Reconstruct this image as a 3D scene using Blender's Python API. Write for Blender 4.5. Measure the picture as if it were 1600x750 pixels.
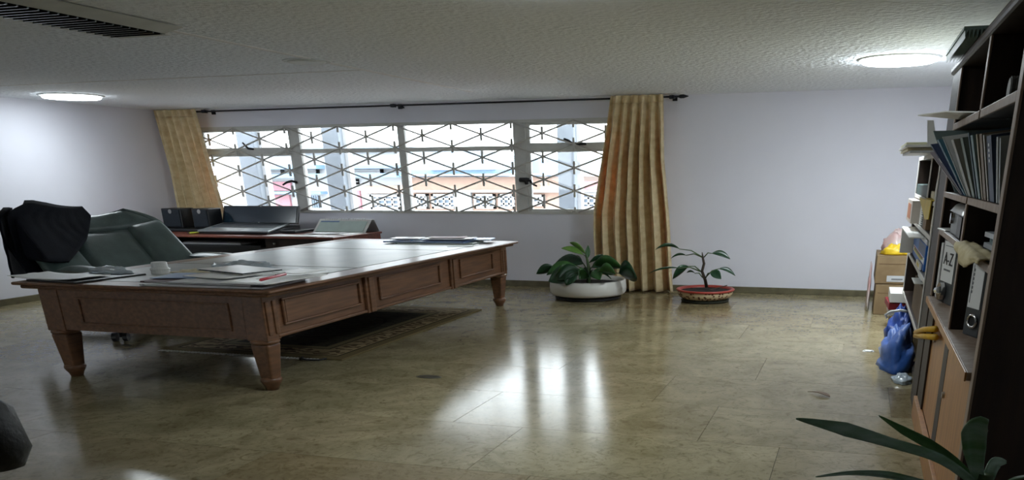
import bpy, bmesh, math, random
from mathutils import Vector, Matrix, noise
random.seed(7)
D = bpy.data
SC = bpy.context.scene
COL = SC.collection
for _o in list(D.objects): D.objects.remove(_o, do_unlink=True)
rad = math.radians
# ------------------------------------------------------------------ camera
F_PX, PX, PY = 1281.076, 957.399, 795.668
YAW, PITCH, ROLL = rad(-15.9608), rad(22.26523), rad(0.38254)
CAM = Vector((0, 0, 1.5))
_f = Vector((math.sin(YAW)*math.cos(PITCH), math.cos(YAW)*math.cos(PITCH), -math.sin(PITCH)))
_r = Vector((math.cos(YAW), -math.sin(YAW), 0)); _d = _f.cross(_r)
CR = math.cos(ROLL)*_r + math.sin(ROLL)*_d
CD = -math.sin(ROLL)*_r + math.cos(ROLL)*_d
CF = _f
cam_data = D.cameras.new('camera'); cam = D.objects.new('camera', cam_data); COL.objects.link(cam)
cam_data.sensor_fit = 'HORIZONTAL'; cam_data.sensor_width = 36.0
cam_data.lens = F_PX/1600*36.0
cam_data.shift_x = (800-PX)/1600; cam_data.shift_y = (PY-375)/1600
cam_data.clip_start = 0.05; cam_data.clip_end = 400
_m = Matrix((CR, -CD, -CF)).transposed().to_4x4(); _m.translation = CAM
cam.matrix_world = _m
SC.camera = cam
# ------------------------------------------------------------------ daylight and exposure
SKY = 3.3
LAMP = 30.0
wld = D.worlds.new('overcast_sky'); SC.world = wld; wld.use_nodes = True
_bg = wld.node_tree.nodes['Background']
_bg.inputs['Color'].default_value = (0.90, 0.95, 1.0, 1); _bg.inputs['Strength'].default_value = SKY
SC.view_settings.view_transform = 'Standard'
SC.view_settings.look = 'None'
SC.view_settings.gamma = 1.0
SC.view_settings.use_curve_mapping = False
SC.view_settings.exposure = 1.48
SC.cycles.diffuse_bounces = 14
SC.cycles.max_bounces = 18
SC.cycles.sample_clamp_indirect = 8.0

# ------------------------------------------------------------------ survey helper: where a sight line meets a plane of the room
def at(u, v, ax, val):
    ray = ((u-PX)*CR + (v-PY)*CD)/F_PX + CF
    i = 'xyz'.index(ax); t = (val-CAM[i])/ray[i]
    return CAM + ray*t

# ------------------------------------------------------------------ materials
def lin(c):
    return tuple(((x/255)/12.92 if x/255 <= .04045 else ((x/255+.055)/1.055)**2.4) for x in c)
MATS = {}
def mat(name, rgb, rough=.5, rgb2=None, scale=6., var=.12, metal=0., bump=0., bscale=60., coat=0., spec=.5,
        stretch=(1, 1, 1), emit=0., trans=0., sheen=0., rnd=0., detail=4.):
    if name in MATS: return MATS[name]
    m = D.materials.new(name); m.use_nodes = True; nt = m.node_tree; N = nt.nodes; L = nt.links
    b = N['Principled BSDF']; out = N['Material Output']
    c1 = lin(rgb); c2 = lin(rgb2) if rgb2 else tuple(x*(1-var) for x in c1)
    tc = N.new('ShaderNodeTexCoord'); mp = N.new('ShaderNodeMapping'); mp.inputs['Scale'].default_value = stretch
    L.new(tc.outputs['Object'], mp.inputs['Vector'])
    nz = N.new('ShaderNodeTexNoise'); nz.inputs['Scale'].default_value = scale; nz.inputs['Detail'].default_value = detail
    L.new(mp.outputs[0], nz.inputs['Vector'])
    rp = N.new('ShaderNodeValToRGB'); rp.color_ramp.elements[0].position = .35; rp.color_ramp.elements[1].position = .65
    rp.color_ramp.elements[0].color = (*c2, 1); rp.color_ramp.elements[1].color = (*c1, 1)
    L.new(nz.outputs['Fac'], rp.inputs['Fac'])
    src = rp.outputs['Color']
    if rnd:
        oi = N.new('ShaderNodeObjectInfo'); mr = N.new('ShaderNodeMapRange')
        mr.inputs['To Min'].default_value = 1-rnd; mr.inputs['To Max'].default_value = 1+rnd
        hs = N.new('ShaderNodeHueSaturation'); L.new(oi.outputs['Random'], mr.inputs['Value'])
        L.new(mr.outputs[0], hs.inputs['Value']); L.new(src, hs.inputs['Color']); src = hs.outputs['Color']
    L.new(src, b.inputs['Base Color'])
    b.inputs['Roughness'].default_value = rough; b.inputs['Metallic'].default_value = metal
    b.inputs['Specular IOR Level'].default_value = spec
    b.inputs['Coat Weight'].default_value = coat; b.inputs['Coat Roughness'].default_value = .12
    b.inputs['Sheen Weight'].default_value = sheen
    if emit:
        L.new(src, b.inputs['Emission Color']); b.inputs['Emission Strength'].default_value = emit
    if bump:
        n2 = N.new('ShaderNodeTexNoise'); n2.inputs['Scale'].default_value = bscale; n2.inputs['Detail'].default_value = 3
        L.new(mp.outputs[0], n2.inputs['Vector'])
        bp = N.new('ShaderNodeBump'); bp.inputs['Strength'].default_value = min(1, bump); bp.inputs['Distance'].default_value = .02
        L.new(n2.outputs['Fac'], bp.inputs['Height']); L.new(bp.outputs[0], b.inputs['Normal'])
    if trans:
        t = N.new('ShaderNodeBsdfTranslucent'); L.new(src, t.inputs['Color'])
        mx = N.new('ShaderNodeMixShader'); mx.inputs[0].default_value = trans
        L.new(b.outputs[0], mx.inputs[1]); L.new(t.outputs[0], mx.inputs[2]); L.new(mx.outputs[0], out.inputs['Surface'])
    MATS[name] = m; return m

def glass_mat():
    m = D.materials.new('window_glass'); m.use_nodes = True; nt = m.node_tree; N = nt.nodes; L = nt.links
    N.remove(N['Principled BSDF'])
    tr = N.new('ShaderNodeBsdfTransparent'); tr.inputs['Color'].default_value = (.96, .98, .98, 1)
    gl = N.new('ShaderNodeBsdfGlossy'); gl.inputs['Roughness'].default_value = .02
    fr = N.new('ShaderNodeFresnel'); fr.inputs['IOR'].default_value = 1.4
    nz = N.new('ShaderNodeTexNoise'); nz.inputs['Scale'].default_value = 3
    mx = N.new('ShaderNodeMixShader'); L.new(fr.outputs[0], mx.inputs[0]); L.new(tr.outputs[0], mx.inputs[1]); L.new(gl.outputs[0], mx.inputs[2])
    L.new(mx.outputs[0], N['Material Output'].inputs['Surface'])
    return m
MATS['glass'] = glass_mat()

# ------------------------------------------------------------------ mesh builder
class MB:
    def __init__(s): s.v = []; s.f = []
    def add(s, vs, fs):
        n = len(s.v); s.v += [tuple(p) for p in vs]; s.f += [[i+n for i in f] for f in fs]; return s
    def box(s, x0, x1, y0, y1, z0, z1):
        return s.obox((x0, y0, z0), (x1-x0, 0, 0), (0, y1-y0, 0), (0, 0, z1-z0))
    def obox(s, o, a, b, c):
        o, a, b, c = Vector(o), Vector(a), Vector(b), Vector(c)
        vs = [o, o+a, o+a+b, o+b, o+c, o+a+c, o+a+b+c, o+b+c]
        fs = [[0, 3, 2, 1], [4, 5, 6, 7], [0, 1, 5, 4], [1, 2, 6, 5], [2, 3, 7, 6], [3, 0, 4, 7]]
        if a.cross(b).dot(c) < 0: fs = [f[::-1] for f in fs]
        return s.add(vs, fs)
    def frustum(s, c, hx0, hy0, z0, hx1, hy1, z1):
        x, y = c
        vs = [(x+sx*hx0, y+sy*hy0, z0) for sx, sy in ((-1, -1), (1, -1), (1, 1), (-1, 1))] + \
             [(x+sx*hx1, y+sy*hy1, z1) for sx, sy in ((-1, -1), (1, -1), (1, 1), (-1, 1))]
        return s.add(vs, [[3, 2, 1, 0], [4, 5, 6, 7], [0, 1, 5, 4], [1, 2, 6, 5], [2, 3, 7, 6], [3, 0, 4, 7]])
    def prism(s, poly, vec):
        n = len(poly); vec = Vector(vec); p = [Vector(q) for q in poly]
        vs = p+[q+vec for q in p]
        return s.add(vs, [list(range(n))[::-1], list(range(n, 2*n))]+[[i, (i+1) % n, n+(i+1) % n, n+i] for i in range(n)])
    def tube(s, pts, r, n=8, closed=False):
        pts = [Vector(p) for p in pts]; k = len(pts); rs = r if isinstance(r, (list, tuple)) else [r]*k
        up = None; vs = []
        for i, p in enumerate(pts):
            if closed: t = pts[(i+1) % k]-pts[i-1]
            else: t = pts[min(i+1, k-1)]-pts[max(i-1, 0)]
            t = t.normalized() if t.length > 0 else Vector((0, 0, 1))
            if up is None: up = t.orthogonal().normalized()
            up = (up-t*up.dot(t)); up = up.normalized() if up.length > 1e-6 else t.orthogonal().normalized()
            w = t.cross(up)
            for j in range(n):
                a = 2*math.pi*j/n; vs.append(p+(up*math.cos(a)+w*math.sin(a))*rs[i])
        fs = []
        for i in range(k if closed else k-1):
            a0 = i*n; a1 = ((i+1) % k)*n
            for j in range(n): fs.append([a0+j, a0+(j+1) % n, a1+(j+1) % n, a1+j])
        if not closed: fs += [list(range(n))[::-1], [(k-1)*n+j for j in range(n)]]
        return s.add(vs, fs)
    def lathe(s, prof, c, rx=1., ry=None, n=32, cap0=True, cap1=True):
        ry = rx if ry is None else ry; vs = []; fs = []
        for r, z in prof:
            for j in range(n):
                a = 2*math.pi*j/n; vs.append((c[0]+r*rx*math.cos(a), c[1]+r*ry*math.sin(a), c[2]+z))
        k = len(prof)
        for i in range(k-1):
            for j in range(n): fs.append([i*n+j, i*n+(j+1) % n, (i+1)*n+(j+1) % n, (i+1)*n+j])
        if cap0: fs.append(list(range(n))[::-1])
        if cap1: fs.append([(k-1)*n+j for j in range(n)])
        return s.add(vs, fs)
    def grid(s, rows):
        h = len(rows); w = len(rows[0]); vs = [p for r in rows for p in r]
        return s.add(vs, [[i*w+j, i*w+j+1, (i+1)*w+j+1, (i+1)*w+j] for i in range(h-1) for j in range(w-1)])
    def pillow(s, c00, c10, c11, c01, bulge, thick=.05, nx=10, ny=10, p=2.4):
        c00, c10, c11, c01 = map(Vector, (c00, c10, c11, c01))
        nrm = (c10-c00).cross(c01-c00).normalized()
        def pt(u, v, top):
            q = c00*(1-u)*(1-v)+c10*u*(1-v)+c11*u*v+c01*(1-u)*v
            k = (1-abs(2*u-1)**p)*(1-abs(2*v-1)**p)
            return q+nrm*(bulge*max(0, k)**.5 if top else -thick*max(0, k)**.5)
        s.grid([[pt(i/nx, j/ny, True) for i in range(nx+1)] for j in range(ny+1)])
        s.grid([[pt(1-i/nx, j/ny, False) for i in range(nx+1)] for j in range(ny+1)])
        return s
    def build(s, name, m, parent=None, at=None, smooth=False, bevel=0., seg=2, sub=0, solid=0., weld=False, fix=False):
        base = Vector((0, 0, 0)); q = parent
        while q is not None: base += q.location; q = q.parent
        loc = Vector(at)-base if at is not None else Vector((0, 0, 0))
        if LOCAL[0]: base = Vector((0, 0, 0))
        off = base+loc
        me = D.meshes.new(name); me.from_pydata([tuple(Vector(p)-off) for p in s.v], [], s.f)
        if weld or fix:
            bm = bmesh.new(); bm.from_mesh(me)
            if weld: bmesh.ops.remove_doubles(bm, verts=bm.verts, dist=1e-5)
            if fix: bmesh.ops.recalc_face_normals(bm, faces=bm.faces)
            bm.to_mesh(me); bm.free()
        me.update()
        o = D.objects.new(name, me); COL.objects.link(o); me.materials.append(m if not isinstance(m, str) else MATS[m])
        o.location = loc
        if parent is not None: o.parent = parent
        if smooth: me.polygons.foreach_set('use_smooth', [True]*len(me.polygons))
        if solid:
            md = o.modifiers.new('solid', 'SOLIDIFY'); md.thickness = solid; md.offset = 0
        if bevel:
            md = o.modifiers.new('bevel', 'BEVEL'); md.width = bevel; md.segments = seg; md.limit_method = 'ANGLE'; md.angle_limit = rad(40)
        if sub:
            md = o.modifiers.new('sub', 'SUBSURF'); md.levels = sub; md.render_levels = sub
        return o
LOCAL = [False]
def tag(o, label, cat, group=None):
    o['label'] = label; o['category'] = cat
    if group: o['group'] = group
    return o
def struct(o, label=None):
    o['kind'] = 'structure'
    if label: o['label'] = label
    return o
def thing(name, label, cat, loc=(0, 0, 0), group=None, rz=0.):
    o = D.objects.new(name, None); COL.objects.link(o); o.location = loc; o.rotation_euler = (0, 0, rz)
    o.empty_display_size = .1
    return tag(o, label, cat, group)
def text_mesh(name, txt, size, o, xdir, ydir, m, parent=None, depth=.001, xs=1.):
    cu = D.curves.new(name, 'FONT'); cu.body = txt; cu.size = size; cu.extrude = depth; cu.align_x = 'CENTER'; cu.align_y = 'CENTER'
    tmp = D.objects.new(name+'_tmp', cu); COL.objects.link(tmp)
    me = D.meshes.new_from_object(tmp.evaluated_get(bpy.context.evaluated_depsgraph_get()))
    D.objects.remove(tmp, do_unlink=True); D.curves.remove(cu)
    xd, yd = Vector(xdir).normalized(), Vector(ydir).normalized(); zd = xd.cross(yd)
    base = Vector((0, 0, 0)); q = parent
    while q is not None: base += q.location; q = q.parent
    for v in me.vertices:
        c = v.co.copy(); v.co = Vector(o)-base+xd*c.x*xs+yd*c.y+zd*c.z
    me.materials.clear(); me.materials.append(m)
    ob = D.objects.new(name, me); COL.objects.link(ob)
    if parent is not None: ob.parent = parent
    return ob
def wob(i, j, k, s=1.): return noise.noise(Vector((i, j, k)))*s

# ------------------------------------------------------------------ palette
mat('wall_paint', (234, 234, 243), .55, var=.03, scale=1.5, bump=.05, bscale=90)
mat('wood_front', (126, 88, 61), .42, (102, 71, 49), 5, stretch=(6, .5, 9), bump=.04, bscale=40, coat=.15)
mat('wood_dark', (50, 35, 26), .5, (38, 26, 20), 5, stretch=(5, 5, .6), bump=.05, bscale=40, spec=.4)
mat('wood_orange', (176, 122, 62), .45, (154, 104, 50), 5, stretch=(5, 5, .6), coat=.1)
mat('wood_edge', (150, 132, 116), .5, (128, 106, 90), 6, stretch=(4, 4, .7))
mat('wood_red', (132, 66, 48), .35, (112, 52, 38), 4, stretch=(.6, 6, 6), coat=.3)
mat('black_plastic', (22, 24, 27), .38, var=.2)
mat('grey_plastic', (120, 122, 124), .4)
mat('silver', (178, 178, 176), .3, metal=.8)
mat('chrome', (205, 205, 205), .15, metal=1.)
mat('paper', (240, 240, 236), .36, var=.05, spec=.7)
mat('paper_grey', (192, 194, 196), .38, var=.08, spec=.7)
mat('paper_blue', (160, 182, 215), .4, spec=.7)
mat('paper_cream', (226, 214, 178), .45, spec=.6)
mat('white_plastic', (222, 222, 218), .35, var=.04)

# ------------------------------------------------------------------ the room shell
XL, XR, YF, YB, H = -10.302, 1.12, -3.0, 11.411, 2.419
WX0, WX1, WZ0, WZ1 = -9.80, -3.02, .982, 2.18      # window opening

def marble():
    m = D.materials.new('marble_slab'); m.use_nodes = True; nt = m.node_tree; N = nt.nodes; L = nt.links
    b = N['Principled BSDF']
    g = N.new('ShaderNodeNewGeometry'); oi = N.new('ShaderNodeObjectInfo')
    sc = N.new('ShaderNodeVectorMath'); sc.operation = 'SCALE'; L.new(oi.outputs['Random'], sc.inputs['Scale']); sc.inputs[0].default_value = (37, 53, 11)
    ad = N.new('ShaderNodeVectorMath'); ad.operation = 'ADD'; L.new(g.outputs['Position'], ad.inputs[0]); L.new(sc.outputs[0], ad.inputs[1])
    n1 = N.new('ShaderNodeTexNoise'); n1.inputs['Scale'].default_value = 2.2; n1.inputs['Detail'].default_value = 7; n1.inputs['Roughness'].default_value = .68; n1.inputs['Distortion'].default_value = .8
    n2 = N.new('ShaderNodeTexNoise'); n2.inputs['Scale'].default_value = 14; n2.inputs['Detail'].default_value = 6; n2.inputs['Roughness'].default_value = .7; n2.inputs['Distortion'].default_value = 1.5
    for n in (n1, n2): L.new(ad.outputs[0], n.inputs['Vector'])
    r1 = N.new('ShaderNodeValToRGB'); e = r1.color_ramp.elements
    e[0].position = .3; e[0].color = (*lin((126, 116, 87)), 1); e[1].position = .72; e[1].color = (*lin((174, 163, 133)), 1)
    L.new(n1.outputs['Fac'], r1.inputs['Fac'])
    r2 = N.new('ShaderNodeValToRGB'); e = r2.color_ramp.elements
    e[0].position = .33; e[0].color = (.52, .48, .40, 1); e[1].position = .5; e[1].color = (1, 1, 1, 1)
    L.new(n2.outputs['Fac'], r2.inputs['Fac'])
    mx = N.new('ShaderNodeMix'); mx.data_type = 'RGBA'; mx.blend_type = 'MULTIPLY'; mx.inputs['Factor'].default_value = .8
    L.new(r1.outputs[0], mx.inputs['A']); L.new(r2.outputs[0], mx.inputs['B'])
    # fossil rings
    vo = N.new('ShaderNodeTexVoronoi'); vo.inputs['Scale'].default_value = 1.6; vo.feature = 'F1'; vo.inputs['Randomness'].default_value = 1
    L.new(ad.outputs[0], vo.inputs['Vector'])
    r3 = N.new('ShaderNodeValToRGB'); cr = r3.color_ramp
    cr.elements[0].position = .085; cr.elements[0].color = (1, 1, 1, 1); cr.elements[1].position = .12; cr.elements[1].color = (1, 1, 1, 1)
    k = cr.elements.new(.102); k.color = (.62, .58, .5, 1)
    L.new(vo.outputs['Distance'], r3.inputs['Fac'])
    mx2 = N.new('ShaderNodeMix'); mx2.data_type = 'RGBA'; mx2.blend_type = 'MULTIPLY'
    gate = N.new('ShaderNodeMath'); gate.operation = 'GREATER_THAN'; gate.inputs[1].default_value = .52; L.new(n1.outputs['Fac'], gate.inputs[0])
    L.new(gate.outputs[0], mx2.inputs['Factor']); L.new(mx.outputs['Result'], mx2.inputs['A']); L.new(r3.outputs[0], mx2.inputs['B'])
    # each slab has its own tint
    wn = N.new('ShaderNodeTexWhiteNoise'); wn.noise_dimensions = '1D'; L.new(oi.outputs['Random'], wn.inputs['W'])
    r4 = N.new('ShaderNodeValToRGB'); cr = r4.color_ramp
    cr.elements[0].position = .0; cr.elements[0].color = (.76, .69, .60, 1); cr.elements[1].position = 1; cr.elements[1].color = (1.02, 1.03, 1.0, 1)
    k = cr.elements.new(.22); k.color = (.92, .90, .86, 1)
    L.new(wn.outputs['Value'], r4.inputs['Fac'])
    mx3 = N.new('ShaderNodeMix'); mx3.data_type = 'RGBA'; mx3.blend_type = 'MULTIPLY'; mx3.inputs['Factor'].default_value = 1
    L.new(mx2.outputs['Result'], mx3.inputs['A']); L.new(r4.outputs[0], mx3.inputs['B'])
    L.new(mx3.outputs['Result'], b.inputs['Base Color'])
    rr = N.new('ShaderNodeMapRange'); rr.inputs['To Min'].default_value = .11; rr.inputs['To Max'].default_value = .2
    L.new(n2.outputs['Fac'], rr.inputs['Value']); L.new(rr.outputs[0], b.inputs['Roughness'])
    b.inputs['Specular IOR Level'].default_value = .17
    return m
MATS['marble'] = marble()
mat('grout', (150, 142, 116), .7)
mat('stone_skirting', (118, 112, 88), .3, (96, 90, 70), 7, bump=.03)

floor = struct(MB().box(XL-.3, XR+.3, YF-.3, YB+.3, -.15, -.012).build('floor', 'grout'))
TW, TD, GAP = 1.62, .835, .003
_full = None
row = 0; y = 4.70-10*TD
offs = {}
for k in range(-10, 9):
    y0 = 4.70+k*TD; y1 = y0+TD
    if y1 < YF or y0 > YB: continue
    a0, a1 = max(y0, YF), min(y1, YB)
    off = -.81 if k == 0 else (-3.56 if k == -1 else -.3-(k*.61 % 1)*TW)
    x = off-TW*math.ceil((off-XL)/TW)
    while x < XR:
        b0, b1 = max(x, XL), min(x+TW, XR)
        x += TW
        if b1-b0 < .05: continue
        whole = abs(b1-b0-TW) < 1e-6 and abs(a1-a0-TD) < 1e-6
        if whole and _full is not None:
            o = D.objects.new('floor_slab', _full); COL.objects.link(o); o.parent = floor; o.location = (b0, a0, 0)
        else:
            o = MB().box(b0+GAP/2, b1-GAP/2, a0+GAP/2, a1-GAP/2, -.014, 0).build('floor_slab', 'marble', floor, at=(b0, a0, 0))
            if whole: _full = o.data

def stucco():
    m = D.materials.new('stucco_ceiling'); m.use_nodes = True; nt = m.node_tree; N = nt.nodes; L = nt.links
    b = N['Principled BSDF']; b.inputs['Roughness'].default_value = .85
    g = N.new('ShaderNodeNewGeometry')
    vo = N.new('ShaderNodeTexVoronoi'); vo.inputs['Scale'].default_value = 24; vo.feature = 'SMOOTH_F1'
    nz = N.new('ShaderNodeTexNoise'); nz.inputs['Scale'].default_value = 22; nz.inputs['Detail'].default_value = 4
    L.new(g.outputs['Position'], vo.inputs['Vector']); L.new(g.outputs['Position'], nz.inputs['Vector'])
    mm = N.new('ShaderNodeMath'); mm.operation = 'MULTIPLY_ADD'; L.new(vo.outputs['Distance'], mm.inputs[0]); mm.inputs[1].default_value = -.5; L.new(nz.outputs['Fac'], mm.inputs[2])
    bp = N.new('ShaderNodeBump'); bp.inputs['Strength'].default_value = .85; bp.inputs['Distance'].default_value = .03
    L.new(mm.outputs[0], bp.inputs['Height']); L.new(bp.outputs[0], b.inputs['Normal'])
    rp = N.new('ShaderNodeValToRGB'); rp.color_ramp.elements[0].color = (*lin((236, 241, 246)), 1); rp.color_ramp.elements[1].color = (*lin((245, 250, 255)), 1)
    L.new(nz.outputs['Fac'], rp.inputs['Fac']); L.new(rp.outputs[0], b.inputs['Base Color'])
    return m
MATS['stucco'] = stucco()
ceiling = struct(MB().box(XL-.3, XR+.3, YF-.3, YB+.3, H, H+.15).build('ceiling', 'stucco'))
mat('seam_filler', (244, 244, 244), .7)
MB().box(-4.655, -4.60, 5.3, 10.1, H-.004, H+.01).build('panel_seam', 'seam_filler', ceiling)
MB().box(XL, -4.62, 7.74, 7.775, H-.004, H+.01).build('panel_seam', 'seam_filler', ceiling)

w = MB()
w.box(XL-.3, WX0, YB, YB+.28, 0, H).box(WX1, XR+.3, YB, YB+.28, 0, H).box(WX0, WX1, YB, YB+.28, 0, WZ0).box(WX0, WX1, YB, YB+.28, WZ1, H)
struct(w.build('wall_back', 'wall_paint'))
struct(MB().box(XL-.28, XL, YF-.28, YB, 0, H).build('wall_left', 'wall_paint'))
struct(MB().box(XR, XR+.28, YF-.28, YB, 0, H).build('wall_right', 'wall_paint'))
V0, V1, VZ0, VZ1 = -9.8, -7.4, 1.0, 2.2      # invented window behind the camera, added to light the room from the front
struct(MB().box(XL, V0, YF-.28, YF, 0, H).box(V1, XR, YF-.28, YF, 0, H).box(V0, V1, YF-.28, YF, 0, VZ0).box(V0, V1, YF-.28, YF, VZ1, H).build('wall_front', 'wall_paint'))
struct(MB().box(XL, XR, YB-.03, YB, 0, .079).build('baseboard_back', 'stone_skirting', bevel=.004))
struct(MB().box(XL, XL+.03, YF, YB-.03, 0, .079).build('baseboard_left', 'stone_skirting', bevel=.004))

# ------------------------------------------------------------------ window
mat('window_paint', (206, 206, 202), .45, var=.08, scale=9)
mat('iron_black', (28, 28, 30), .45, metal=.3)
win = struct(MB().box(WX0, WX1, YB-.012, YB+.1, WZ0, WZ0+.036).box(WX0, WX1, YB-.012, YB+.1, WZ1-.04, WZ1)
             .box(WX0, WX0+.07, YB, YB+.1, WZ0+.036, WZ1-.04).box(WX1-.07, WX1, YB, YB+.1, WZ0+.036, WZ1-.04).build('window_1', 'window_paint'))
cols = [WX0+.07, -8.14, -8.0, -6.39, -6.28, -4.64, -4.46, WX1-.07]
for a, b in ((-8.14, -8.0), (-6.39, -6.28), (-4.64, -4.46)):
    MB().box(a, b, YB-.006, YB+.1, WZ0+.036, WZ1-.04).build('mullion', 'window_paint', win, bevel=.008)
for i in range(4):
    a, b = cols[2*i], cols[2*i+1]
    MB().box(a, b, YB+.005, YB+.085, 1.803, 1.86).build('transom', 'window_paint', win, bevel=.006)
    for (z0, z1), low in (((WZ0+.036, 1.803), True), ((1.86, WZ1-.04), False)):
        fw = .055 if i in (0, 3) else .018
        if i in (0, 3):
            c = MB().box(a, a+fw, YB+.015, YB+.07, z0, z1).box(b-fw, b, YB+.015, YB+.07, z0, z1).box(a+fw, b-fw, YB+.015, YB+.07, z0, z0+.03).box(a+fw, b-fw, YB+.015, YB+.07, z1-.03, z1)
            cs = c.build('casement_frame', 'window_paint', win, bevel=.005)
            MB().box(a+fw, b-fw, YB+.04, YB+.046, z0+.03, z1-.03).build('pane', 'glass', cs)
        else:
            MB().box(a, b, YB+.04, YB+.046, z0, z1).build('pane', 'glass', win)
fill_win = struct(MB().box(V0, V1, YF-.1, YF+.01, VZ0, VZ0+.04).box(V0, V1, YF-.1, YF+.01, VZ1-.04, VZ1).box(V0, V0+.06, YF-.1, YF, VZ0+.04, VZ1-.04).box(V1-.06, V1, YF-.1, YF, VZ0+.04, VZ1-.04).build('fill_window', 'window_paint'))
MB().box(-8.66, -8.54, YF-.1, YF, VZ0+.04, VZ1-.04).build('mullion', 'window_paint', fill_win)
for a, b in ((V0+.06, -8.66), (-8.54, V1-.06)): MB().box(a, b, YF-.06, YF-.054, VZ0+.04, VZ1-.04).build('pane', 'glass', fill_win)
def latch(pts, r):
    return MB().tube(pts, r, 6).build('window_latch', 'iron_black', win, smooth=True)
def chain(pix, yy): return [at(u, v, 'y', yy) for u, v in pix]
latch(chain([(379, 223), (384, 228), (388, 232), (396, 233)], YB-.03), [.012, .016, .018, .014])
latch(chain([(442, 289), (448, 285), (456, 283), (464, 285)], YB-.03), [.012, .016, .018, .018])
latch(chain([(881, 217), (888, 220), (893, 224), (904, 225), (916, 225)], YB-.03), [.014, .018, .02, .02, .012])
latch(chain([(812, 281), (824, 281), (828, 281)], YB-.03), [.03, .03, .02])
latch(chain([(822, 282), (823, 288)], YB-.03), [.03, .024])
latch(chain([(828, 281), (831, 287), (839, 291)], YB-.03), [.02, .016, .012])

# security grille: two sets of slanting bars with a short upright at each crossing
mat("grille_paint", (200, 198, 192), .5, var=.12, scale=14)
gr = thing('window_grille', 'pale diamond lattice security grille across the whole window', 'grille', (-6.4, YB-.06, WZ0+.03))
GY = YB-.045; DX, DZ = .888, .1445; NX, NZ = -9.528, 2.008   # one node of row A
gz0, gz1 = 1.012, 2.153; gx0, gx1 = WX0+.02, WX1-.02
slope = DZ/(DX/2)
def clipbar(xa, sgn):
    # line through (xa, NZ), clipped to the opening
    t = []
    for z in (gz0, gz1): t.append((xa+sgn*(z-NZ)/slope, z))
    (x0, z0), (x1, z1) = t
    def cl(xx): return z0+(z1-z0)*(xx-x0)/(x1-x0)
    pts = [(x0, z0), (x1, z1)]; res = []
    for (px, pz) in pts:
        if px < gx0: px, pz = gx0, cl(gx0)
        if px > gx1: px, pz = gx1, cl(gx1)
        res.append((px, pz))
    if math.hypot(res[0][0]-res[1][0], res[0][1]-res[1][1]) < .05 or not (gz0-1e-3 <= res[0][1] <= gz1+1e-3): return
    a, b = res
    MB().tube([(a[0], GY+sgn*.006, a[1]), (b[0], GY+sgn*.006, b[1])], .011, 6).build('lattice_bar', 'grille_paint', gr, smooth=True)
for n in range(-6, 14):
    clipbar(NX+n*DX, 1); clipbar(NX+n*DX, -1)
tick = None
for rw in range(-1, 8):
    z = NZ-rw*DZ
    for n in range(-1, 9):
        x = NX+n*DX+(DX/2 if rw % 2 else 0)
        if x < gx0+.02 or x > gx1-.02: continue
        za, zb = max(gz0, z-.082), min(gz1, z+.082)
        if zb-za < .03: continue
        MB().box(x-.014, x+.014, GY-.016, GY+.002, za, zb).build('lattice_tie', 'grille_paint', gr)
# ------------------------------------------------------------------ outside the window
mat('street', (176, 178, 180), .8); mat('render_white', (168, 168, 168), .8, var=.05); mat('render_grey', (112, 118, 124), .7, var=.1, scale=3)
mat('band_blue', (112, 140, 168), .7, var=.1); mat('panel_pink', (162, 112, 120), .7, var=.1); mat('panel_peach', (168, 138, 122), .7, var=.08)
mat('far_glass', (100, 116, 134), .3, var=.25, scale=2); mat('roof_sheet', (120, 140, 156), .6, var=.15, stretch=(1, 1, 14), scale=3)
struct(MB().box(-70, 40, -60, 60, -6.4, -6.2).build('street_ground', 'street'))
fin_px = [((366, 204), (392, 319), 'pale concrete fin outside the leftmost window light'), ((500, 200), (527, 328), 'pale concrete fin outside the second window light'), ((869, 192), (901, 327), 'pale concrete fin outside the rightmost window light')]
for (u0, v0), (u1, v1), lb in fin_px:
    um = (u0+u1)/2
    a = at(u0, v0, 'y', 12.5).x; b = at(u0+27, v0, 'y', 12.5).x
    t = thing('concrete_fin', lb, 'column', ((a+b)/2, 12.65, -6.2), 'concrete fins outside the window')
    MB().box(a, b, 12.5, 12.8, -6.2, 3.6).build('shaft', 'render_grey', t, bevel=.02)
    MB().box(b-.05, b+.06, 12.62, 12.75, -6.2, 3.6).build('rib', 'render_white', t)
FY = 26.0
def fr(u0, v0, u1, v1): 
    p, q = at(u0, v0, 'y', FY), at(u1, v1, 'y', FY); return min(p.x, q.x), max(p.x, q.x), min(p.z, q.z), max(p.z, q.z)
def facade(root, name, u0, v0, u1, v1, m, d=.1, parent=None):
    x0, x1, z0, z1 = fr(u0, v0, u1, v1)
    return MB().box(x0, x1, FY-d, FY+.05, z0, z1).build(name, m, parent or root)
def far_window(root, u0, v0, u1, v1, nx=3, nz=2):
    x0, x1, z0, z1 = fr(u0, v0, u1, v1)
    w = MB(); e = .07
    w.box(x0, x1, FY-.12, FY, z0, z0+e).box(x0, x1, FY-.12, FY, z1-e, z1).box(x0, x0+e, FY-.12, FY, z0, z1).box(x1-e, x1, FY-.12, FY, z0, z1)
    for i in range(1, nx): w.box(x0+(x1-x0)*i/nx-.03, x0+(x1-x0)*i/nx+.03, FY-.11, FY, z0, z1)
    for i in range(1, nz): w.box(x0, x1, FY-.11, FY, z0+(z1-z0)*i/nz-.03, z0+(z1-z0)*i/nz+.03)
    o = w.build('window', 'render_white', root); MB().box(x0, x1, FY-.04, FY+.02, z0, z1).build('pane', 'far_glass', o)
bl = thing('apartment_building', 'pale building with blue balcony bands and pink panels seen through the left window lights', 'building', (at(480, 300, 'y', FY).x, FY, -6.2))
x0, x1, _, _ = fr(300, 250, 632, 330); z1 = at(480, 240, 'y', FY).z
MB().box(x0-8, x1, FY, FY+8, -6.2, z1).build('wall', 'render_white', bl)
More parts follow.
